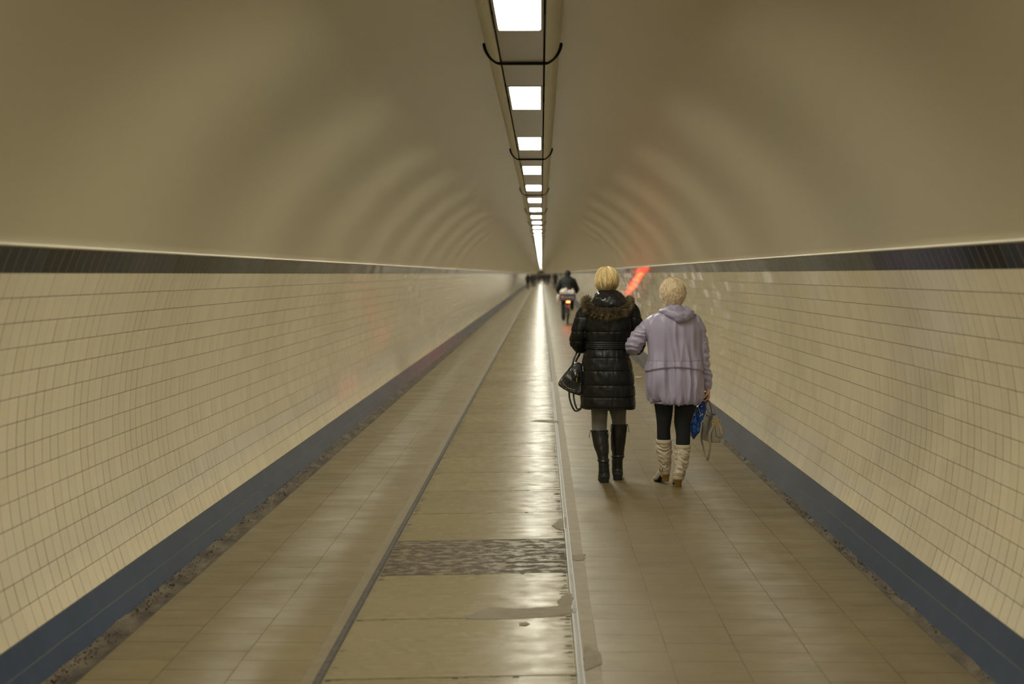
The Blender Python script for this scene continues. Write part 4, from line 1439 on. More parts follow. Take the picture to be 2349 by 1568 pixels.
g.add(tube([dn(E_(1578, 729, -.01)), dn(E_(1594, 740, -.01)), dn(E_(1603, 760, -.01)), dn(E_(1610, 790, -.01)), dn(E_(1614.5, 815, -.01)), dn(E_(1618, 845, .0)), dn(E_(1622, 866, .01)), dn(E_(1622.5, 880, .015)), dn(E_(1622.5, 888, .02))], [.050, .058, .056, .047, .045, .036, .038, .034, .031], 36, 8, disp=sleeve_wr(1.0, 7, .003)))
jk = g.remesh('jacket', M['lilac'], EW, .005, 2, jacket_post)
# hem elastic
g = G()
g.add(loft([ringE(924, 1499, 1602, .136), ringE(922.5, 1496, 1605, .142), ringE(919.5, 1494.5, 1606, .145)], 80, 3, 2.4, lambda th, z: .0025 * np.sin(th * 41) + .002 * np.sin(th * 27 + 1)))
g.build('hem_band', M['lilac'], EW)
# hood folded down, heavier to the right
def hoodE_post(co, no):
    return np.array([.009 * mnoise.noise(Vector((p[0] * 16 + p[2] * 14, p[1] * 10, p[2] * 20 - p[0] * 14))) + .004 * mnoise.noise(Vector((p[0] * 40, p[1] * 30, p[2] * 44))) for p in co])


g = G()
g.add(loft([ringE(722, 1516, 1578, .10, -.02), ringE(712, 1521, 1573, .10, -.025), ringE(704, 1526, 1567, .085, -.018), ringE(699, 1530, 1562, .068, -.01), ringE(700, 1534, 1558, .058, -.006)], 48, 5, 2.2))
g.add(tube([dn(E_(1517, 714, .04)), dn(E_(1518, 714, -.04)), dn(E_(1530, 716, -.10)), dn(E_(1545, 721, -.125)), dn(E_(1558, 726, -.135)), dn(E_(1572, 723.5, -.115)), dn(E_(1583, 718, -.06)), dn(E_(1583, 713, .03))], [(.018, .018), (.025, .020), (.034, .030), (.042, .042), (.046, .046), (.044, .042), (.032, .034), (.022, .022)], 24, 6))
g.add(tube([dn(E_(1575, 706, -.03)), dn(E_(1582, 714, -.075)), dn(E_(1580, 724, -.115)), dn(E_(1568, 731, -.14)), dn(E_(1555, 734, -.145))], [.014, .019, .022, .020, .012], 16, 5))
g.remesh('hood', M['lilac'], EW, .0055, 1, hoodE_post)

# leggings
g = G()
g.add(loft([ringE(895, 1496, 1545, .085, .005), ringE(922, 1500, 1544.5, .078, .012), ringE(945, 1503.5, 1543, .072, .025), ringE(970, 1506.5, 1539.5, .062, .035), ringE(985, 1507, 1537.5, .057, .04), ringE(1007, 1507.5, 1538.5, .056, .05), ringE(1016, 1511, 1535, .045, .055), ringE(1040, 1516, 1531, .03, .06)][::-1], 40, 5, 2.0))
g.add(loft([ringE(895, 1547, 1602, .09, 0), ringE(922, 1547.5, 1600, .08, 0), ringE(945, 1547, 1593, .073, 0), ringE(970, 1546.5, 1585, .063, 0), ringE(995, 1550.5, 1583.5, .057, -.01), ringE(1019, 1550.5, 1582.5, .055, -.015), ringE(1028, 1554, 1579, .044, -.02), ringE(1045, 1558, 1573, .03, -.03)][::-1], 40, 5, 2.0))
g.build('leggings', M['leggings'], EW)


# beige boots
def boot_beige(rr, toe_dx, zsole, heel_c, heel_h, seed, buckle_side, tilt=0.0):
    g = G()
    g.add(loft(rr[::-1], 44, 8, 2.0))
    a = rr[-2]
    zt_ = zsole
    g.add(tube([(a[0], a[1] - .004, a[2] + .006), (a[0] + toe_dx * .35, a[1] + .05, a[2] - .012), (a[0] + toe_dx * .7, a[1] + .115, zt_ + .030), (a[0] + toe_dx, a[1] + .175, zt_ + .018)], [(.038, .042), (.039, .040), (.039, .028), (.026, .018)], 20, 5))
    z1, z0 = rr[0][2], rr[-3][2]

    def post(co, no):
        out = np.zeros(len(co))
        for i, p in enumerate(co):
            z = p[2]
            if z > z1 - .035 or z < z0 - .01:
                k = .12
            else: k = 1.0
            th = math.atan2(p[1] - a[1], p[0] - a[0])
            w = mnoise.noise(Vector((th * .9 + seed, z * 34 + 1.3 * math.sin(th * 2 + seed), seed)))
            w2 = mnoise.noise(Vector((p[0] * 30 + z * 34, p[1] * 20, z * 40 + seed)))
            w = 1 - 2 * abs(w) * 1.6
            out[i] = k * (w * .0075 + w2 * .0055)
        return out
    b = g.remesh('boot', M['beige_leather'], EW, .005, 1, post)
    # cuff band, ankle strap and buckle
    p = rr[0]
    g = G(); g.add(loft([(p[0], p[1], p[2] - .030, p[3] + .001, p[4] + .001), (p[0], p[1], p[2] - .026, p[3] + .004, p[4] + .004), (p[0], p[1], p[2] - .002, p[3] + .004, p[4] + .004), (p[0], p[1], p[2] + .001, p[3] + .001, p[4] + .001)], 36, 2, 2.0)); g.build('cuff', M['beige_leather'], b)
    q = rr[-3]
    g = G(); g.add(loft([(q[0], q[1], q[2] - .014, q[3] + .001, q[4] + .001), (q[0], q[1], q[2] - .011, q[3] + .004, q[4] + .004), (q[0], q[1], q[2] + .010, q[3] + .004, q[4] + .004), (q[0], q[1], q[2] + .013, q[3] + .001, q[4] + .001)], 36, 2, 2.0)); g.build('ankle_strap', M['beige_leather'], b)
    g = G()
    ang = PI * 1.5 + buckle_side * .75
    cx_, cy_ = q[0] + (q[3] + .006) * math.cos(ang), q[1] + (q[4] + .006) * math.sin(ang)
    tx, ty = -math.sin(ang), math.cos(ang)
    sq = [(-.013, -.018), (.013, -.018), (.013, .018), (-.013, .018)]
    g.add(tube([(cx_ + tx * u, cy_ + ty * u, q[2] + w_) for u, w_ in sq], .0025, 8, 3, closed=True))
    g.add(tube([(cx_ + tx * -.013, cy_ + ty * -.013, q[2]), (cx_ + tx * .013, cy_ + ty * .013, q[2])], .002, 8, 2))
    g.build('buckle', M['buckle'], b)
    g = G()
    hx, hy, hz_ = heel_c
    g.add(loft([(hx, hy, hz_, .0225, .021), (hx, hy, hz_ + heel_h * .5, .025, .024), (hx, hy - .004, hz_ + heel_h, .031, .03)], 28, 4, 2.8))
    g.build('heel', M['wood_heel'], b)
    g = G()
    g.add(tube([(a[0] + toe_dx * .1, a[1] + .0, hz_ + heel_h - .002), (a[0] + toe_dx * .4, a[1] + .06, zt_ + .030), (a[0] + toe_dx * .7, a[1] + .115, zt_ + .007), (a[0] + toe_dx, a[1] + .185, zt_ + .004)], [(.032, .006), (.032, .006), (.037, .006), (.024, .005)], 14, 4))
    g.build('sole', M['sole'], b)
    return b


rR_ = [ringE(1019, 1549, 1583.5, .060, -.015), ringE(1035, 1548.5, 1582, .058, -.02), ringE(1050, 1549, 1579.5, .055, -.028), ringE(1062, 1548.5, 1577.5, .052, -.035), ringE(1075, 1546.5, 1573.5, .048, -.045), ringE(1085, 1544.5, 1571, .046, -.05), ringE(1096, 1543, 1570.5, .044, -.05), ringE(1101, 1546, 1568, .034, -.05)]
zR0 = 0.0
boot_beige(rR_, -.004, .002, (E_(1556, 1110, -.07).x, -.066, 0.0), .062, 2.0, 1)
rL_ = [ringE(1007.5, 1506, 1540, .058, .048), ringE(1025, 1506, 1540, .056, .055), ringE(1042, 1507.5, 1539, .053, .065), ringE(1055, 1510, 1538, .05, .075), ringE(1066, 1512, 1537.5, .047, .085), ringE(1074, 1512.5, 1537.5, .045, .09), ringE(1083, 1514, 1537, .043, .092), ringE(1088, 1516.5, 1535.5, .034, .092)]
zl_ = E_(1527, 1103.5, .085).z
boot_beige(rL_, -.055, .002, (E_(1528, 1095, .08).x, .08, max(zl_, .002)), .062, 5.0, -1)

# ================================================================== her blue carrier bag and grey handbag
hand = wR + Vector((-.012, .014, -.105))
BB = empty('carrier_bag', OE + E_(1600, 1003, .10))
tag(BB, 'crumpled blue plastic carrier bag held low beside the black leggings of the person in lilac', 'carrier bag')
bb0 = E_(1600, 1003, .10)


def bp_(px, py, dy=0.0): return E_(px, py, .10 + dy) - bb0


poly = [(1618, 906), (1612, 915), (1603, 925), (1595, 934), (1588, 955), (1583, 975), (1582, 993), (1587, 1006), (1592, 1005), (1602, 993), (1608, 971), (1616, 949), (1623, 925), (1625, 908)]
v, f = prism_pillow([(bp_(x, y).x, bp_(x, y).z) for x, y in poly], -.065, .075, .35, 9, power=2.0)
zt2, zb2 = bp_(1620, 906).z, bp_(1590, 1005).z
v = [(p[0], p[1] * (.25 + .75 * min(1, max(0, (zt2 - p[2]) / .16))), p[2]) for p in v]
g = G(); g.add((v, f))


def crump(co, no):
    out = np.zeros(len(co))
    for i, p in enumerate(co):
        a = abs(mnoise.noise(Vector((p[0] * 20, p[1] * 20, p[2] * 9)))); b = abs(mnoise.noise(Vector((p[0] * 44 + 3, p[1] * 44, p[2] * 26))))
        out[i] = -.022 * (.35 - a) - .009 * (.3 - b)
    return out


g.remesh('bag_film', M['blue_plastic'], BB, .0055, 1, crump)
g = G()
hl = hand + OE - (OE + bb0)
g.add(tube([tuple(bp_(1616, 912, .0)), tuple(bp_(1617, 900, -.04)), tuple(hl + Vector((-.010, .01, .010))), tuple(bp_(1624, 901, -.03)), tuple(bp_(1622, 912, 0))], [(.020, .006), (.016, .006), (.012, .007), (.014, .006), (.018, .006)], 12, 6))
g.remesh('bag_handle', M['blue_plastic'], BB, .004, 1, lambda co, no: np.array([.004 * mnoise.noise(Vector((p[0] * 60, p[1] * 60, p[2] * 60))) for p in co]))
g = G()
g.add(tube([tuple(bp_(1600, 926, -.09)), tuple(bp_(1604, 940, -.085)), tuple(bp_(1607, 951, -.085))], .0022, 8, 3))
g.add(tube([tuple(bp_(1605.5, 954, -.085)), tuple(bp_(1612, 949.5, -.085))], .005, 10, 2))
g.build('draw_cord', M['crate_pale'], BB)

GB = empty('handbag', OE + E_(1630, 1012, .04))
tag(GB, 'grey leather handbag with gold rings and long strap, held by the person in lilac', 'handbag')
gb0 = E_(1630, 1012, .04)


def gp(px, py, dy=0.0): return E_(px, py, .04 + dy) - gb0


# a tapered body, long side along the walk, turned a little
yawg = .20
qz = Matrix.Rotation(yawg, 3, 'Z')
ax0 = gp(1631, 1012).x
rg = []
zbot, ztopg = gp(1630, 1014).z, gp(1630, 952).z
for t, a, b, ins in ((0, .040, .105, .010), (.03, .047, .120, 0), (.35, .046, .122, 0), (.7, .036, .112, 0), (.92, .026, .098, 0), (1.0, .022, .094, 0)):
    rg.append((0, 0, zbot + (ztopg - zbot) * t, a, b))
v, f = loft(rg, 56, 5, 5.5)
cxg = gp(1632, 990, .09)
qv = [tuple(qz @ Vector(p) + Vector((cxg.x, cxg.y, 0))) for p in v]
# quilted leather: raised diagonal cords on the long sides
g = G(); g.add((qv, f))


def quilt(co, no):
    inv = qz.transposed()
    out = np.zeros(len(co))
    for i, p in enumerate(co):
        l = inv @ Vector((p[0] - cxg.x, p[1] - cxg.y, p[2]))
        nl = inv @ Vector(no[i])
        if abs(nl.x) > .6: out[i] = .003 * abs(math.sin((l.z * 1.0 + abs(l.y) * .9) * PI / .0165)) - .0015
    return out


gbody = g.remesh('bag_body', M['grey_leather'], GB, .0035, 1, quilt)
# dark opening with rim
g = G()
v, f = loft([(0, 0, ztopg - .004, .017, .088), (0, 0, ztopg + .0025, .018, .089)], 32, 2, 4)
g.add(([tuple(qz @ Vector(p) + Vector((cxg.x, cxg.y, 0))) for p in v], f))
g.build('bag_opening', M['bag_lining'], GB)
hh = hand + OE - (OE + gb0)
for s_ in (-1, 1):
    ln = qz @ Vector((s_ * .024, 0, 0)); fw = qz @ Vector((0, .055, 0))
    base = Vector((cxg.x, cxg.y, ztopg - .02)) + ln
    g = G()
    tp = hh + Vector((s_ * .006, 0, .012))
    g.add(tube([tuple(base - fw), tuple((base - fw).lerp(tp, .55) + Vector((s_ * .012, -.012, 0))), tuple(tp + Vector((0, -.012, 0))), tuple(tp + Vector((0, .012, 0))), tuple((base + fw).lerp(tp, .55) + Vector((s_ * .012, .012, 0))), tuple(base + fw)], [(.0075, .0035)] * 6, 12, 6, up=(1, 0, 0)))
    g.build('handle', M['grey_leather'], GB)


def near_end(u, z):     # a point on the end of the bag that faces the camera
    t = (z - zbot) / (ztopg - zbot); b = .122 - .028 * max(0, (t - .35) / .65)
    return qz @ Vector((u, -b - .004, 0)) + Vector((cxg.x, cxg.y, z))


for u, nm in ((-.022, 'strap_ring'), (.026, 'chain')):
    zc = gp(1630, 967).z
    c0 = near_end(u, zc)
    g = G(); g.add(tube([tuple(c0 + Vector((.011 * math.cos(t), -.004, .011 * math.sin(t)))) for t in np.linspace(0, 2 * PI, 12, endpoint=False)], .0032, 8, 3, closed=True))
    g.add(ell(tuple(c0 + Vector((0, 0, .010))), (.010, .006, .006), None, 12, 8))
    if nm == 'chain':
        for i in range(9):
            p = c0 + Vector((.004 + .0026 * i, -.004, -.014 - .010 * i))
            g.add(tube([tuple(p + Vector((.0045 * math.cos(t), .003 * math.sin(t) * (1 if i % 2 else -1), .0075 * math.sin(t)))) for t in np.linspace(0, 2 * PI, 8, endpoint=False)], .0018, 6, 2, closed=True))
    else:
        for i in range(3): g.add(ell(tuple(c0 + Vector((-.003, -.004, -.016 - i * .012))), (.006, .004, .008), None, 10, 8))
    g.build(nm, M['gold'], GB)
# long shoulder strap hanging in a loop
g = G()
zc = gp(1630, 975).z
s0 = near_end(-.022, zc) + Vector((0, -.004, 0))
far_ = qz @ Vector((-.03, .12, 0)) + Vector((cxg.x, cxg.y, zc))
g.add(tube([tuple(s0), tuple(gp(1628, 995, -.05)), tuple(gp(1629, 1020, -.04)), tuple(gp(1626, 1042, -.03)), tuple(gp(1622, 1055, -.01)), tuple(gp(1618, 1046, .03)), tuple(gp(1612, 1022, .06)), tuple(gp(1609, 1002, .10)), tuple(far_)], [(.0100, .0022)] * 9, 12, 8, up=(0, 1, 0)))
g.build('shoulder_strap', M['grey_leather'], GB)
# end pocket seam
g = G()
g.add(tube([tuple(near_end(-.006, gp(1, 972).z)), tuple(near_end(-.004, gp(1, 990).z)), tuple(near_end(.004, gp(1, 996).z)), tuple(near_end(.034, gp(1, 998).z))], .0016, 8, 4))
g.build('end_seam', M['bag_lining'], GB)

# small scrap of litter on the floor between the two, further on
P = at_z(1464.5, 866)
g = G()
v, f = [], []
for j in range(5):
    for i in range(6):
        v.append((P.x - .05 + .02 * i, P.y - .08 + .04 * j, .012 + .010 * mnoise.noise(Vector((i * 1.3, j * 1.7, 2)))))
for j in range(4):
    for i in range(5): f.append((j * 6 + i, j * 6 + i + 1, j * 6 + i + 7, j * 6 + i + 6))
g.add((v, f)); o = g.build('litter', M['litter']); tag(o, 'pale pink crumpled scrap of paper lying on the floor between the two linked people', 'litter')
so = o.modifiers.new('thick', 'SOLIDIFY'); so.thickness = .002


# ================================================================== generic clothed figure for the distant people
def figure(root, J, mats, s=1.0, voxel=.012, hair=True, hood=False, seed=0, coat_len=0.0, bulk=0.0, hood_s=1.0):
    """J: joints in metres; body, jacket, trousers, shoes and hair from tapered limbs"""
    V_ = {k: Vector(p) for k, p in J.items()}
    body, jac, tro = G(), G(), G()
    c = V_['head']
    head_parts(body, c, s, 0, tuple(V_['neck']))
    pel, neck = V_['pelvis'], V_['neck']
    up = neck - pel

    def tr(t, a, b): p = pel + up * t; return (tuple(p), (a, b))
    for G_, e in ((body, 0), (jac, .022 + bulk)):
        prof_ = [tr(-.12, .15 + e, .10 + e), tr(.05, .155 + e, .105 + e), tr(.35, .135 + e, .098 + e), tr(.62, .165 + e, .115 + e), tr(.84, .175 + e, .10 + e), tr(.97, .085 + e, .065 + e)]
        G_.add(tube([p for p, _ in prof_], [r for _, r in prof_], 22, 4, up=(0, 1, 0)))
    if coat_len:
        jac.add(tube([tuple(pel + Vector((0, 0, .1))), tuple(pel - Vector((0, 0, coat_len * .5))), tuple(pel - Vector((0, 0, coat_len)))], [(.175, .13), (.19, .145), (.205, .16)], 22, 4, up=(0, 1, 0)))
    for G_, e in ((body, 0), (jac, .020 + bulk * .6)):
        G_.add(tube([tuple(V_['sh_l']), tuple(V_['sh_l'].lerp(neck, .55) + Vector((0, 0, .025))), tuple(neck + Vector((0, -.01, .045))), tuple(V_['sh_r'].lerp(neck, .55) + Vector((0, 0, .025))), tuple(V_['sh_r'])], [.048 + e, .052 + e, .055 + e, .052 + e, .048 + e], 14, 4))
    for sd in 'lr':
        sh_, el_, wr_ = V_['sh_' + sd], V_['el_' + sd], V_['wr_' + sd]
        for G_, e in ((body, 0), (jac, .018 + bulk * .7)):
            G_.add(tube([tuple(sh_), tuple(sh_.lerp(el_, .5)), tuple(el_), tuple(el_.lerp(wr_, .5)), tuple(wr_ if G_ is body else el_.lerp(wr_, .95))], [.052 + e, .046 + e, .04 + e, .037 + e, .026 + e], 14, 4))
        dv = (wr_ - el_).normalized()
        hand_parts(body, wr_, dv, Vector((1 if sd == 'l' else -1, .2, -.2)), 1 if sd == 'l' else -1, (.5, .6, .4), 1.0)
        hp_, kn_, an_ = V_['hip_' + sd], V_['kn_' + sd], V_['an_' + sd]
        for G_, e in ((body, 0), (tro, .02)):
            G_.add(tube([tuple(hp_ + Vector((0, 0, .04))), tuple(hp_.lerp(kn_, .5)), tuple(kn_), tuple(kn_.lerp(an_, .4)), tuple(an_)], [.078 + e, .064 + e, .05 + e, .047 + e, .032 + e * 1.3], 16, 4))
        toe = V_['toe_' + sd]
        body.add(tube([tuple(an_), tuple(an_.lerp(toe, .5) + Vector((0, 0, .01))), tuple(toe)], [.03, .03, .02], 12, 3))
        sh = G()
        heel = an_ + (an_ - toe).normalized() * .035 + Vector((0, 0, -.035))
        sh.add(tube([tuple(heel), tuple(an_.lerp(toe, .35) + Vector((0, 0, -.012))), tuple(toe)], [(.040, .038), (.042, .04), (.036, .026)], 14, 4, up=(0, 0, 1)))
        sh.build('shoe', mats['shoe'], root)
    tro.add(tube([tuple(pel + Vector((0, 0, .06))), tuple(pel), tuple(pel - Vector((0, 0, .10)))], [(.16, .115), (.17, .125), (.14, .11)], 18, 3, up=(0, 1, 0)))
    body.remesh('body', M['skin'], root, max(voxel * .6, .007), 1)
    jac.remesh('jacket', mats['jacket'], root, voxel, 2, lambda co, no: np.array([.012 * mnoise.noise(Vector((p[0] * 9 + p[2] * 6, p[1] * 9, p[2] * 13 + seed))) for p in co]))
    tro.remesh('trousers', mats['trousers'], root, voxel, 2, lambda co, no: np.array([.006 * mnoise.noise(Vector((p[0] * 14, p[1] * 14, p[2] * 16 + seed))) for p in co]))
    g = G()
    if hood:
        g.add(ell(tuple(c + Vector((0, -.02, .012))), (.098 * s * hood_s, .105 * s, .125 * s), None, 20, 14)); g.add(tube([tuple(c + Vector((0, -.02, -.06))), tuple(V_['neck'] + Vector((0, 0, -.02)))], [.088, .125], 16, 3)); g.build('hood', mats['jacket'], root)
    elif hair:
        g.add(ell(tuple(c + Vector((0, -.022, .030))), (.085 * s, .098 * s, .092 * s), None, 20, 14)); g.build('hair', mats.get('hair', M['brown_hair']), root)


def walker(name, px, py_foot, height, label, mats, phase=0.3, coat_len=0.0, hood=False, seed=0, face=0.0, voxel=.014):
    P = at_z(px, py_foot)
    root = empty(name, P, face)
    tag(root, label, 'person', 'people walking far down the tunnel')
    k = height / 1.72
    st = .26 * phase
    J = {'head': (0, .02, 1.60), 'neck': (0, 0, 1.43), 'pelvis': (0, 0, .96),
         'sh_l': (-.185, 0, 1.38), 'sh_r': (.185, 0, 1.38), 'el_l': (-.25, -.05 - st * .3, 1.12), 'el_r': (.25, -.05 + st * .3, 1.12),
         'wr_l': (-.25, .04 - st * .6, .90), 'wr_r': (.25, .04 + st * .6, .90),
         'hip_l': (-.09, 0, .92), 'hip_r': (.09, 0, .92), 'kn_l': (-.10, .06 + st * .55, .51), 'kn_r': (.10, .05 - st * .35, .50),
         'an_l': (-.10, st, .085), 'an_r': (.10, -st, .095), 'toe_l': (-.115, st + .17, .035), 'toe_r': (.115, -st + .165, .03)}
    J = {a: tuple(x * k for x in p) for a, p in J.items()}
    figure(root, J, mats, k, voxel, hood=hood, seed=seed, coat_len=coat_len)
    return root


c_black = cloth('black jacket cloth', (.012, .012, .014)); c_navy = cloth('navy cloth', (.016, .019, .030)); c_grey = cloth('charcoal cloth', (.03, .03, .033))
c_jean = cloth('dark denim', (.022, .027, .042)); c_maroon = cloth('dull maroon cloth', (.07, .028, .028)); c_violet = cloth('dull violet cloth', (.06, .045, .065))
shoe_m = mat('dark shoes', (.015, .014, .013), rough=.5)
D = lambda j, t: {'jacket': j, 'trousers': t, 'shoe': shoe_m}
walker('person', 1211, 663, 1.72, 'person in dark jacket striding, leftmost of the far group by the left wall', D(c_black, c_grey), 1.0, .1, seed=1)
walker('person', 1221, 659, 1.70, 'person in charcoal coat, middle of the far group by the left wall', D(c_grey, c_black), .7, .25, seed=2)
walker('person', 1227, 657, 1.74, 'person in navy coat, rightmost of the far group by the left wall', D(c_navy, c_jean), -.8, .1, seed=3)
walker('person', 1274, 662.5, 1.86, 'tall person in dark clothes walking just left of the cyclist', D(c_black, c_jean), .6, .3, seed=4)
walker('person', 1234, 650, 1.70, 'far blurred person in dull maroon jacket beside the bright floor streak', D(c_maroon, c_grey), .6, seed=5)
walker('person', 1243, 646, 1.72, 'far blurred person in dull violet top under the end of the light strip', D(c_violet, c_black), .5, seed=6)
walker('person', 1252, 649, 1.74, 'far blurred dark person right of the bright floor streak, legs showing', D(c_navy, c_black), .9, seed=7)
walker('person', 1260, 648, 1.72, 'far blurred person in charcoal clothes, between the streak and the tall walker', D(c_grey, c_grey), -.9, seed=8)

walker('person', 1239, 651.5, 1.72, 'far blurred dark person walking at the left edge of the bright floor streak', D(c_black, c_grey), .8, .15, seed=11)
walker('person', 1248, 652.5, 1.74, 'far blurred person in black, right on the bright floor streak', D(c_black, c_jean), -.7, .2, seed=12)
walker('person', 1256.5, 653, 1.73, 'far blurred person in navy, two places left of the tall walker', D(c_navy, c_jean), .6, .1, seed=13)

# ================================================================== cyclist
CB = at_z(1303, 745.3)
BK = empty('bicycle', CB)
tag(BK, 'black city bicycle with rear rack and glowing red tail light, ridden down the right lane', 'bicycle')
RW = .345                       # wheel radius
rw = Vector((0, .30 + .05, RW)); fw = rw + Vector((0, 1.08, 0)); bbk = rw + Vector((0, .44, -.05))
seat_t = bbk + Vector((0, -.16, .50)); head_t = fw + Vector((0, -.20, .52)); head_b = fw + Vector((0, -.13, .30))


def wheel(c, nm):
    g = G(); g.add(tube([(c.x, c.y + RW * .955 * math.cos(t), c.z + RW * .955 * math.sin(t)) for t in np.linspace(0, 2 * PI, 40, endpoint=False)], .0165, 10, 2, closed=True))
    w = g.build(nm, M['tyre'], BK)
    g = G(); g.add(tube([(c.x, c.y + RW * .90 * math.cos(t), c.z + RW * .90 * math.sin(t)) for t in np.linspace(0, 2 * PI, 40, endpoint=False)], (.011, .007), 8, 2, closed=True)); g.build('rim', M['steel'], w)
    g = G()
    for i in range(28):
        t = 2 * PI * i / 28
        g.add(tube([(c.x + (.022 if i % 2 else -.022), c.y + .02 * math.cos(t + .8), c.z + .02 * math.sin(t + .8)), (c.x, c.y + RW * .9 * math.cos(t), c.z + RW * .9 * math.sin(t))], .0012, 5, 1, round_ends=False))
    g.add(tube([(c.x - .04, c.y, c.z), (c.x + .04, c.y, c.z)], .02, 12, 2)); g.build('spokes', M['steel'], w)


wheel(rw, 'rear_wheel'); wheel(fw, 'front_wheel')
g = G()
for a, b, r_ in ((bbk, seat_t, .016), (bbk, head_b, .019), (seat_t.lerp(bbk, .12), head_t, .015), (head_b, head_t + Vector((0, -.02, .05)), .018)):
    g.add(tube([tuple(a), tuple(b)], r_, 12, 2))
for s_ in (-1, 1):
    o1 = Vector((s_ * .06, 0, 0)); o2 = Vector((s_ * .025, 0, 0))
    g.add(tube([tuple(bbk + o2), tuple(rw + o1)], .010, 10, 2)); g.add(tube([tuple(seat_t + o2 - Vector((0, 0, .06))), tuple(rw + o1)], .008, 10, 2))
    g.add(tube([tuple(head_b + o2), tuple(fw + o1 * .8 + Vector((0, -.03, .12))), tuple(fw + o1 * .8)], .011, 10, 3))
g.build('frame', M['bike_black'], BK)
g = G()
hb_ = head_t + Vector((0, -.02, .16))
g.add(tube([tuple(head_t + Vector((0, -.02, .03))), tuple(hb_)], .012, 10, 2))
g.add(tube([tuple(hb_ + Vector((s_ * x, y, z))) for s_, x, y, z in ((-1, .28, -.24, .03), (-1, .26, -.08, .04), (-1, .10, .02, .01), (1, .0, .03, 0), (1, .10, .02, .01), (1, .26, -.08, .04), (1, .28, -.24, .03))], .011, 10, 5))
g.build('handlebar', M['steel'], BK)
sad = seat_t + Vector((0, -.04, .17))
g = G(); g.add(tube([tuple(seat_t), tuple(sad)], .013, 10, 2)); g.build('seat_post', M['steel'], BK)
g = G(); g.add(tube([tuple(sad + Vector((0, -.11, .02))), tuple(sad + Vector((0, -.02, .025))), tuple(sad + Vector((0, .15, .02)))], [(.085, .03), (.07, .03), (.025, .02)], 16, 4)); g.build('saddle', M['black_leather'], BK)
g = G()
g.add(tube([tuple(bbk + Vector((-.07, 0, 0))), tuple(bbk + Vector((.07, 0, 0)))], .016, 10, 2))
for s_, a in ((-1, -1.45), (1, 1.69)):
    e_ = bbk + Vector((s_ * .075, .17 * math.cos(a), .17 * math.sin(a)))
    g.add(tube([tuple(bbk + Vector((s_ * .07, 0, 0))), tuple(e_)], .009, 8, 2))
    g.add(box(tuple(e_ + Vector((s_ * .06, 0, 0))), (.10, .075, .022), None, .006))
    if s_ < 0: pedL = e_ + Vector((s_ * .06, 0, 0))
    else: pedR = e_ + Vector((s_ * .06, 0, 0))
g.add(tube([tuple(bbk + Vector((.05, .09 * math.cos(t), .09 * math.sin(t)))) for t in np.linspace(0, 2 * PI, 24, endpoint=False)], .004, 6, 2, closed=True))
g.build('crankset', M['bike_black'], BK)
g = G()   # mudguard
g.add(tube([(0, rw.y + (RW + .035) * math.cos(t), rw.z + (RW + .035) * math.sin(t)) for t in np.linspace(.4, PI + .45, 16)], (.028, .003), 10, 3, up=(0, 0, 1)))
g.build('mudguard', M['bike_black'], BK)
zrk = .80
g = G()
for s_ in (-1, 1):
    g.add(tube([(s_ * .06, rw.y - .20, zrk), (s_ * .06, rw.y + .22, zrk)], .006, 8, 2))
    for yy_ in (-.10, .04): g.add(tube([(s_ * .07, rw.y, RW), (s_ * .065, rw.y + yy_, zrk)], .005, 8, 2))
for yy_ in (-.20, -.1, 0, .1, .22): g.add(tube([(-.06, rw.y + yy_, zrk), (.06, rw.y + yy_, zrk)], .005, 8, 2))
g.build('rear_rack', M['bike_black'], BK)
tl = at_y(1303.5, 692, CB.y + rw.y - .235) - CB
g = G(); g.add(box((tl.x, tl.y, tl.z), (.125, .035, .058), None, .014)); tlo = g.build('tail_light', M['bike_black'], BK, smooth=False)
g = G(); g.add(box((tl.x, tl.y - .020, tl.z), (.110, .018, .046), None, .008)); g.build('lamp_lens', M['taillight'], tlo, smooth=False)
g = G(); g.add(box((tl.x, tl.y - .026, tl.z + .034), (.135, .065, .007), None, .002)); g.build('added_visor', M['bike_black'], tlo, smooth=False)  # visor added only to keep the red lens light off the crate
g = G(); g.add(tube([(tl.x, tl.y + .01, tl.z + .02), (0, rw.y - .20, zrk)], .01, 8, 2)); g.build('lamp_bracket', M['bike_black'], tlo)

CR = empty('crate', CB + Vector((0, rw.y, zrk + .007)))
tag(CR, 'grey blue plastic crate with an orange badge, on the rear rack of the bicycle', 'crate')
cw = (at_y(1322, 680, CB.y).x - at_y(1286, 680, CB.y).x); chh = .215; cdp = .36
g = G()
t_ = .012
g.add(box((0, 0, t_ / 2), (cw - .03, cdp - .03, t_), None, .003))
for s_ in (-1, 1):
    g.add(box((s_ * (cw / 2 - t_ / 2), 0, chh / 2), (t_, cdp, chh), None, .004)); g.add(box((0, s_ * (cdp / 2 - t_ / 2), chh / 2), (cw, t_, chh), None, .004))
    g.add(box((s_ * (cw / 2), 0, chh - .012), (.02, cdp + .02, .024), None, .005)); g.add(box((0, s_ * (cdp / 2), chh - .012), (cw + .02, .02, .024), None, .005))
    g.add(box((0, s_ * (cdp / 2), .03), (cw, .014, .012), None, .003))
g.build('crate_body', M['crate_blue'], CR, smooth=False)
g = G(); g.add(tube([(-cw * .34, -cdp / 2 - .001, chh * .52), (-cw * .34, -cdp / 2 - .008, chh * .52)], .043, 24, 1, round_ends=False)); g.build('badge', M['crate_orange'], CR)
g = G()
for i, w_ in enumerate((.05, .03, .06, .04, .05)): g.add(box((-cw * .16 + i * .062, -cdp / 2 - .004, chh * .50), (w_, .006, .045), None, .001))
g.build('pale_band', M['crate_pale'], CR, smooth=False)
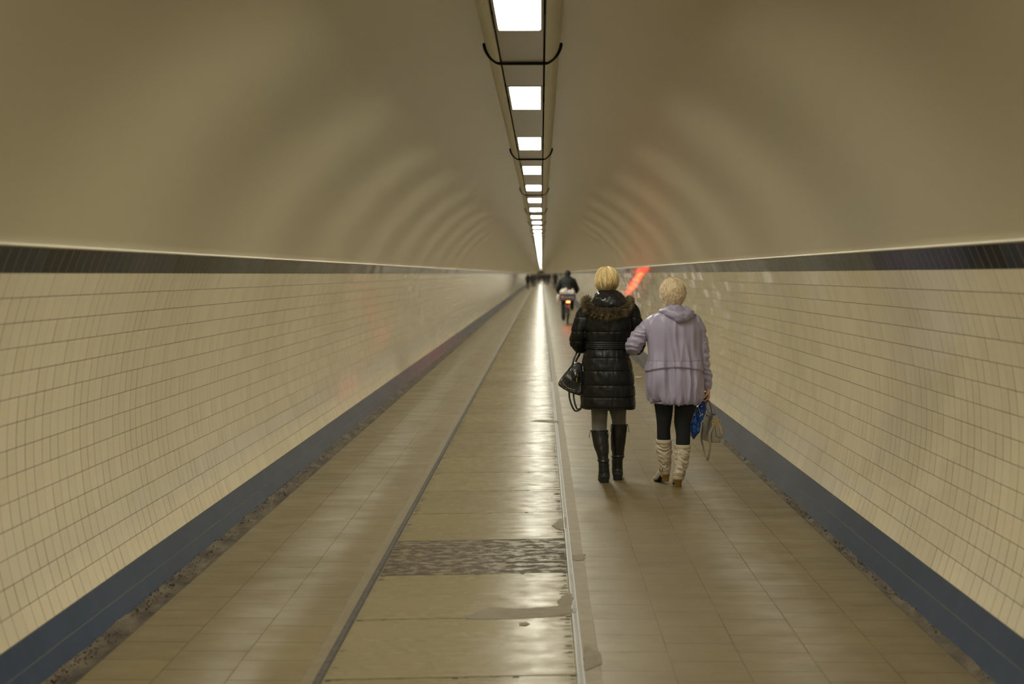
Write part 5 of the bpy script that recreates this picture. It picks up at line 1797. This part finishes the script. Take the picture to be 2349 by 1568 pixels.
for i, (x, z, rx, rz, lab, nm) in enumerate(((-.12, .26, .15, .14, 'white plastic carrier bag bulging from the left of the bicycle crate', 'carrier_bag'), (.10, .245, .155, .12, 'white plastic carrier bag lying on the right of the bicycle crate', 'carrier_bag'))):
    g = G(); g.add(ell((0, 0, 0), (rx, .15, rz), None, 24, 16)); g.add(ell((rx * .3, 0, rz * .8), (rx * .25, .05, rz * .5), None, 14, 10))
    o = g.remesh(nm, M['white_plastic'], None, .012, 1, lambda co, no: np.array([.03 * mnoise.noise(Vector((p[0] * 12 + i * 5, p[1] * 12, p[2] * 12))) for p in co]))
    o.location = CB + Vector((x, rw.y, zrk + z)); tag(o, lab, 'carrier bag')
g = G(); g.add(ell((0, 0, 0), (.055, .12, .16), None, 18, 12))
o = g.remesh('carrier_bag', M['white_plastic'], None, .012, 1, lambda co, no: np.array([.02 * mnoise.noise(Vector((p[0] * 14, p[1] * 14, p[2] * 14))) for p in co]))
o.location = CB + Vector((-cw / 2 - .065, rw.y + .05, zrk + .05)); tag(o, 'white plastic carrier bag hanging down the left side of the bicycle crate', 'carrier bag')

CY = empty('person', CB + Vector((0, 0, 0)))
tag(CY, 'cyclist in black hooded jacket and dark trousers riding a bicycle, seen from behind', 'person')
hz_c = at_y(1303, 628.5, CB.y + sad.y).z
hips = sad + Vector((0, 0, .11))
neckc = Vector((0, sad.y + .17, hz_c - .17))
J = {'head': (0, neckc.y + .04, hz_c), 'neck': tuple(neckc), 'pelvis': tuple(hips + Vector((0, 0, .02))),
     'sh_l': (-.20, neckc.y, neckc.z - .06), 'sh_r': (.20, neckc.y, neckc.z - .06),
     'el_l': (-.31, neckc.y + .10, neckc.z - .33), 'el_r': (.31, neckc.y + .10, neckc.z - .33),
     'wr_l': (-.285, hb_.y - .20, hb_.z + .06), 'wr_r': (.285, hb_.y - .20, hb_.z + .06),
     'hip_l': (-.10, hips.y, hips.z - .02), 'hip_r': (.10, hips.y, hips.z - .02),
     'kn_l': (-.15, hips.y + .32, hips.z - .36), 'kn_r': (.16, hips.y + .46, hips.z - .06),
     'an_l': tuple(pedL + Vector((-.01, -.09, .085))), 'an_r': tuple(pedR + Vector((.01, -.09, .085))),
     'toe_l': tuple(pedL + Vector((-.015, .10, .04))), 'toe_r': tuple(pedR + Vector((.015, .10, .04)))}
figure(CY, J, {'jacket': c_black, 'trousers': c_navy, 'shoe': shoe_m}, 1.04, .010, hood=True, seed=9, bulk=.035, hood_s=1.0)

# ------------------------------------------------------------------ world and view
w = bpy.data.worlds.new('world'); SC.world = w
w.use_nodes = True
w.node_tree.nodes['Background'].inputs[0].default_value = (0, 0, 0, 1)
w.node_tree.nodes['Background'].inputs[1].default_value = 0.0
SC.view_settings.view_transform = 'Standard'
SC.view_settings.look = 'None'
SC.view_settings.exposure = 0.0
SC.view_settings.gamma = 1.0
SC.view_settings.use_curve_mapping = False
try:
    SC.cycles.use_denoising = True
    SC.cycles.use_light_tree = True
    SC.cycles.max_bounces = 10
    SC.cycles.diffuse_bounces = 6
    SC.cycles.glossy_bounces = 4
    SC.cycles.sample_clamp_indirect = 10.0
except Exception:
    pass
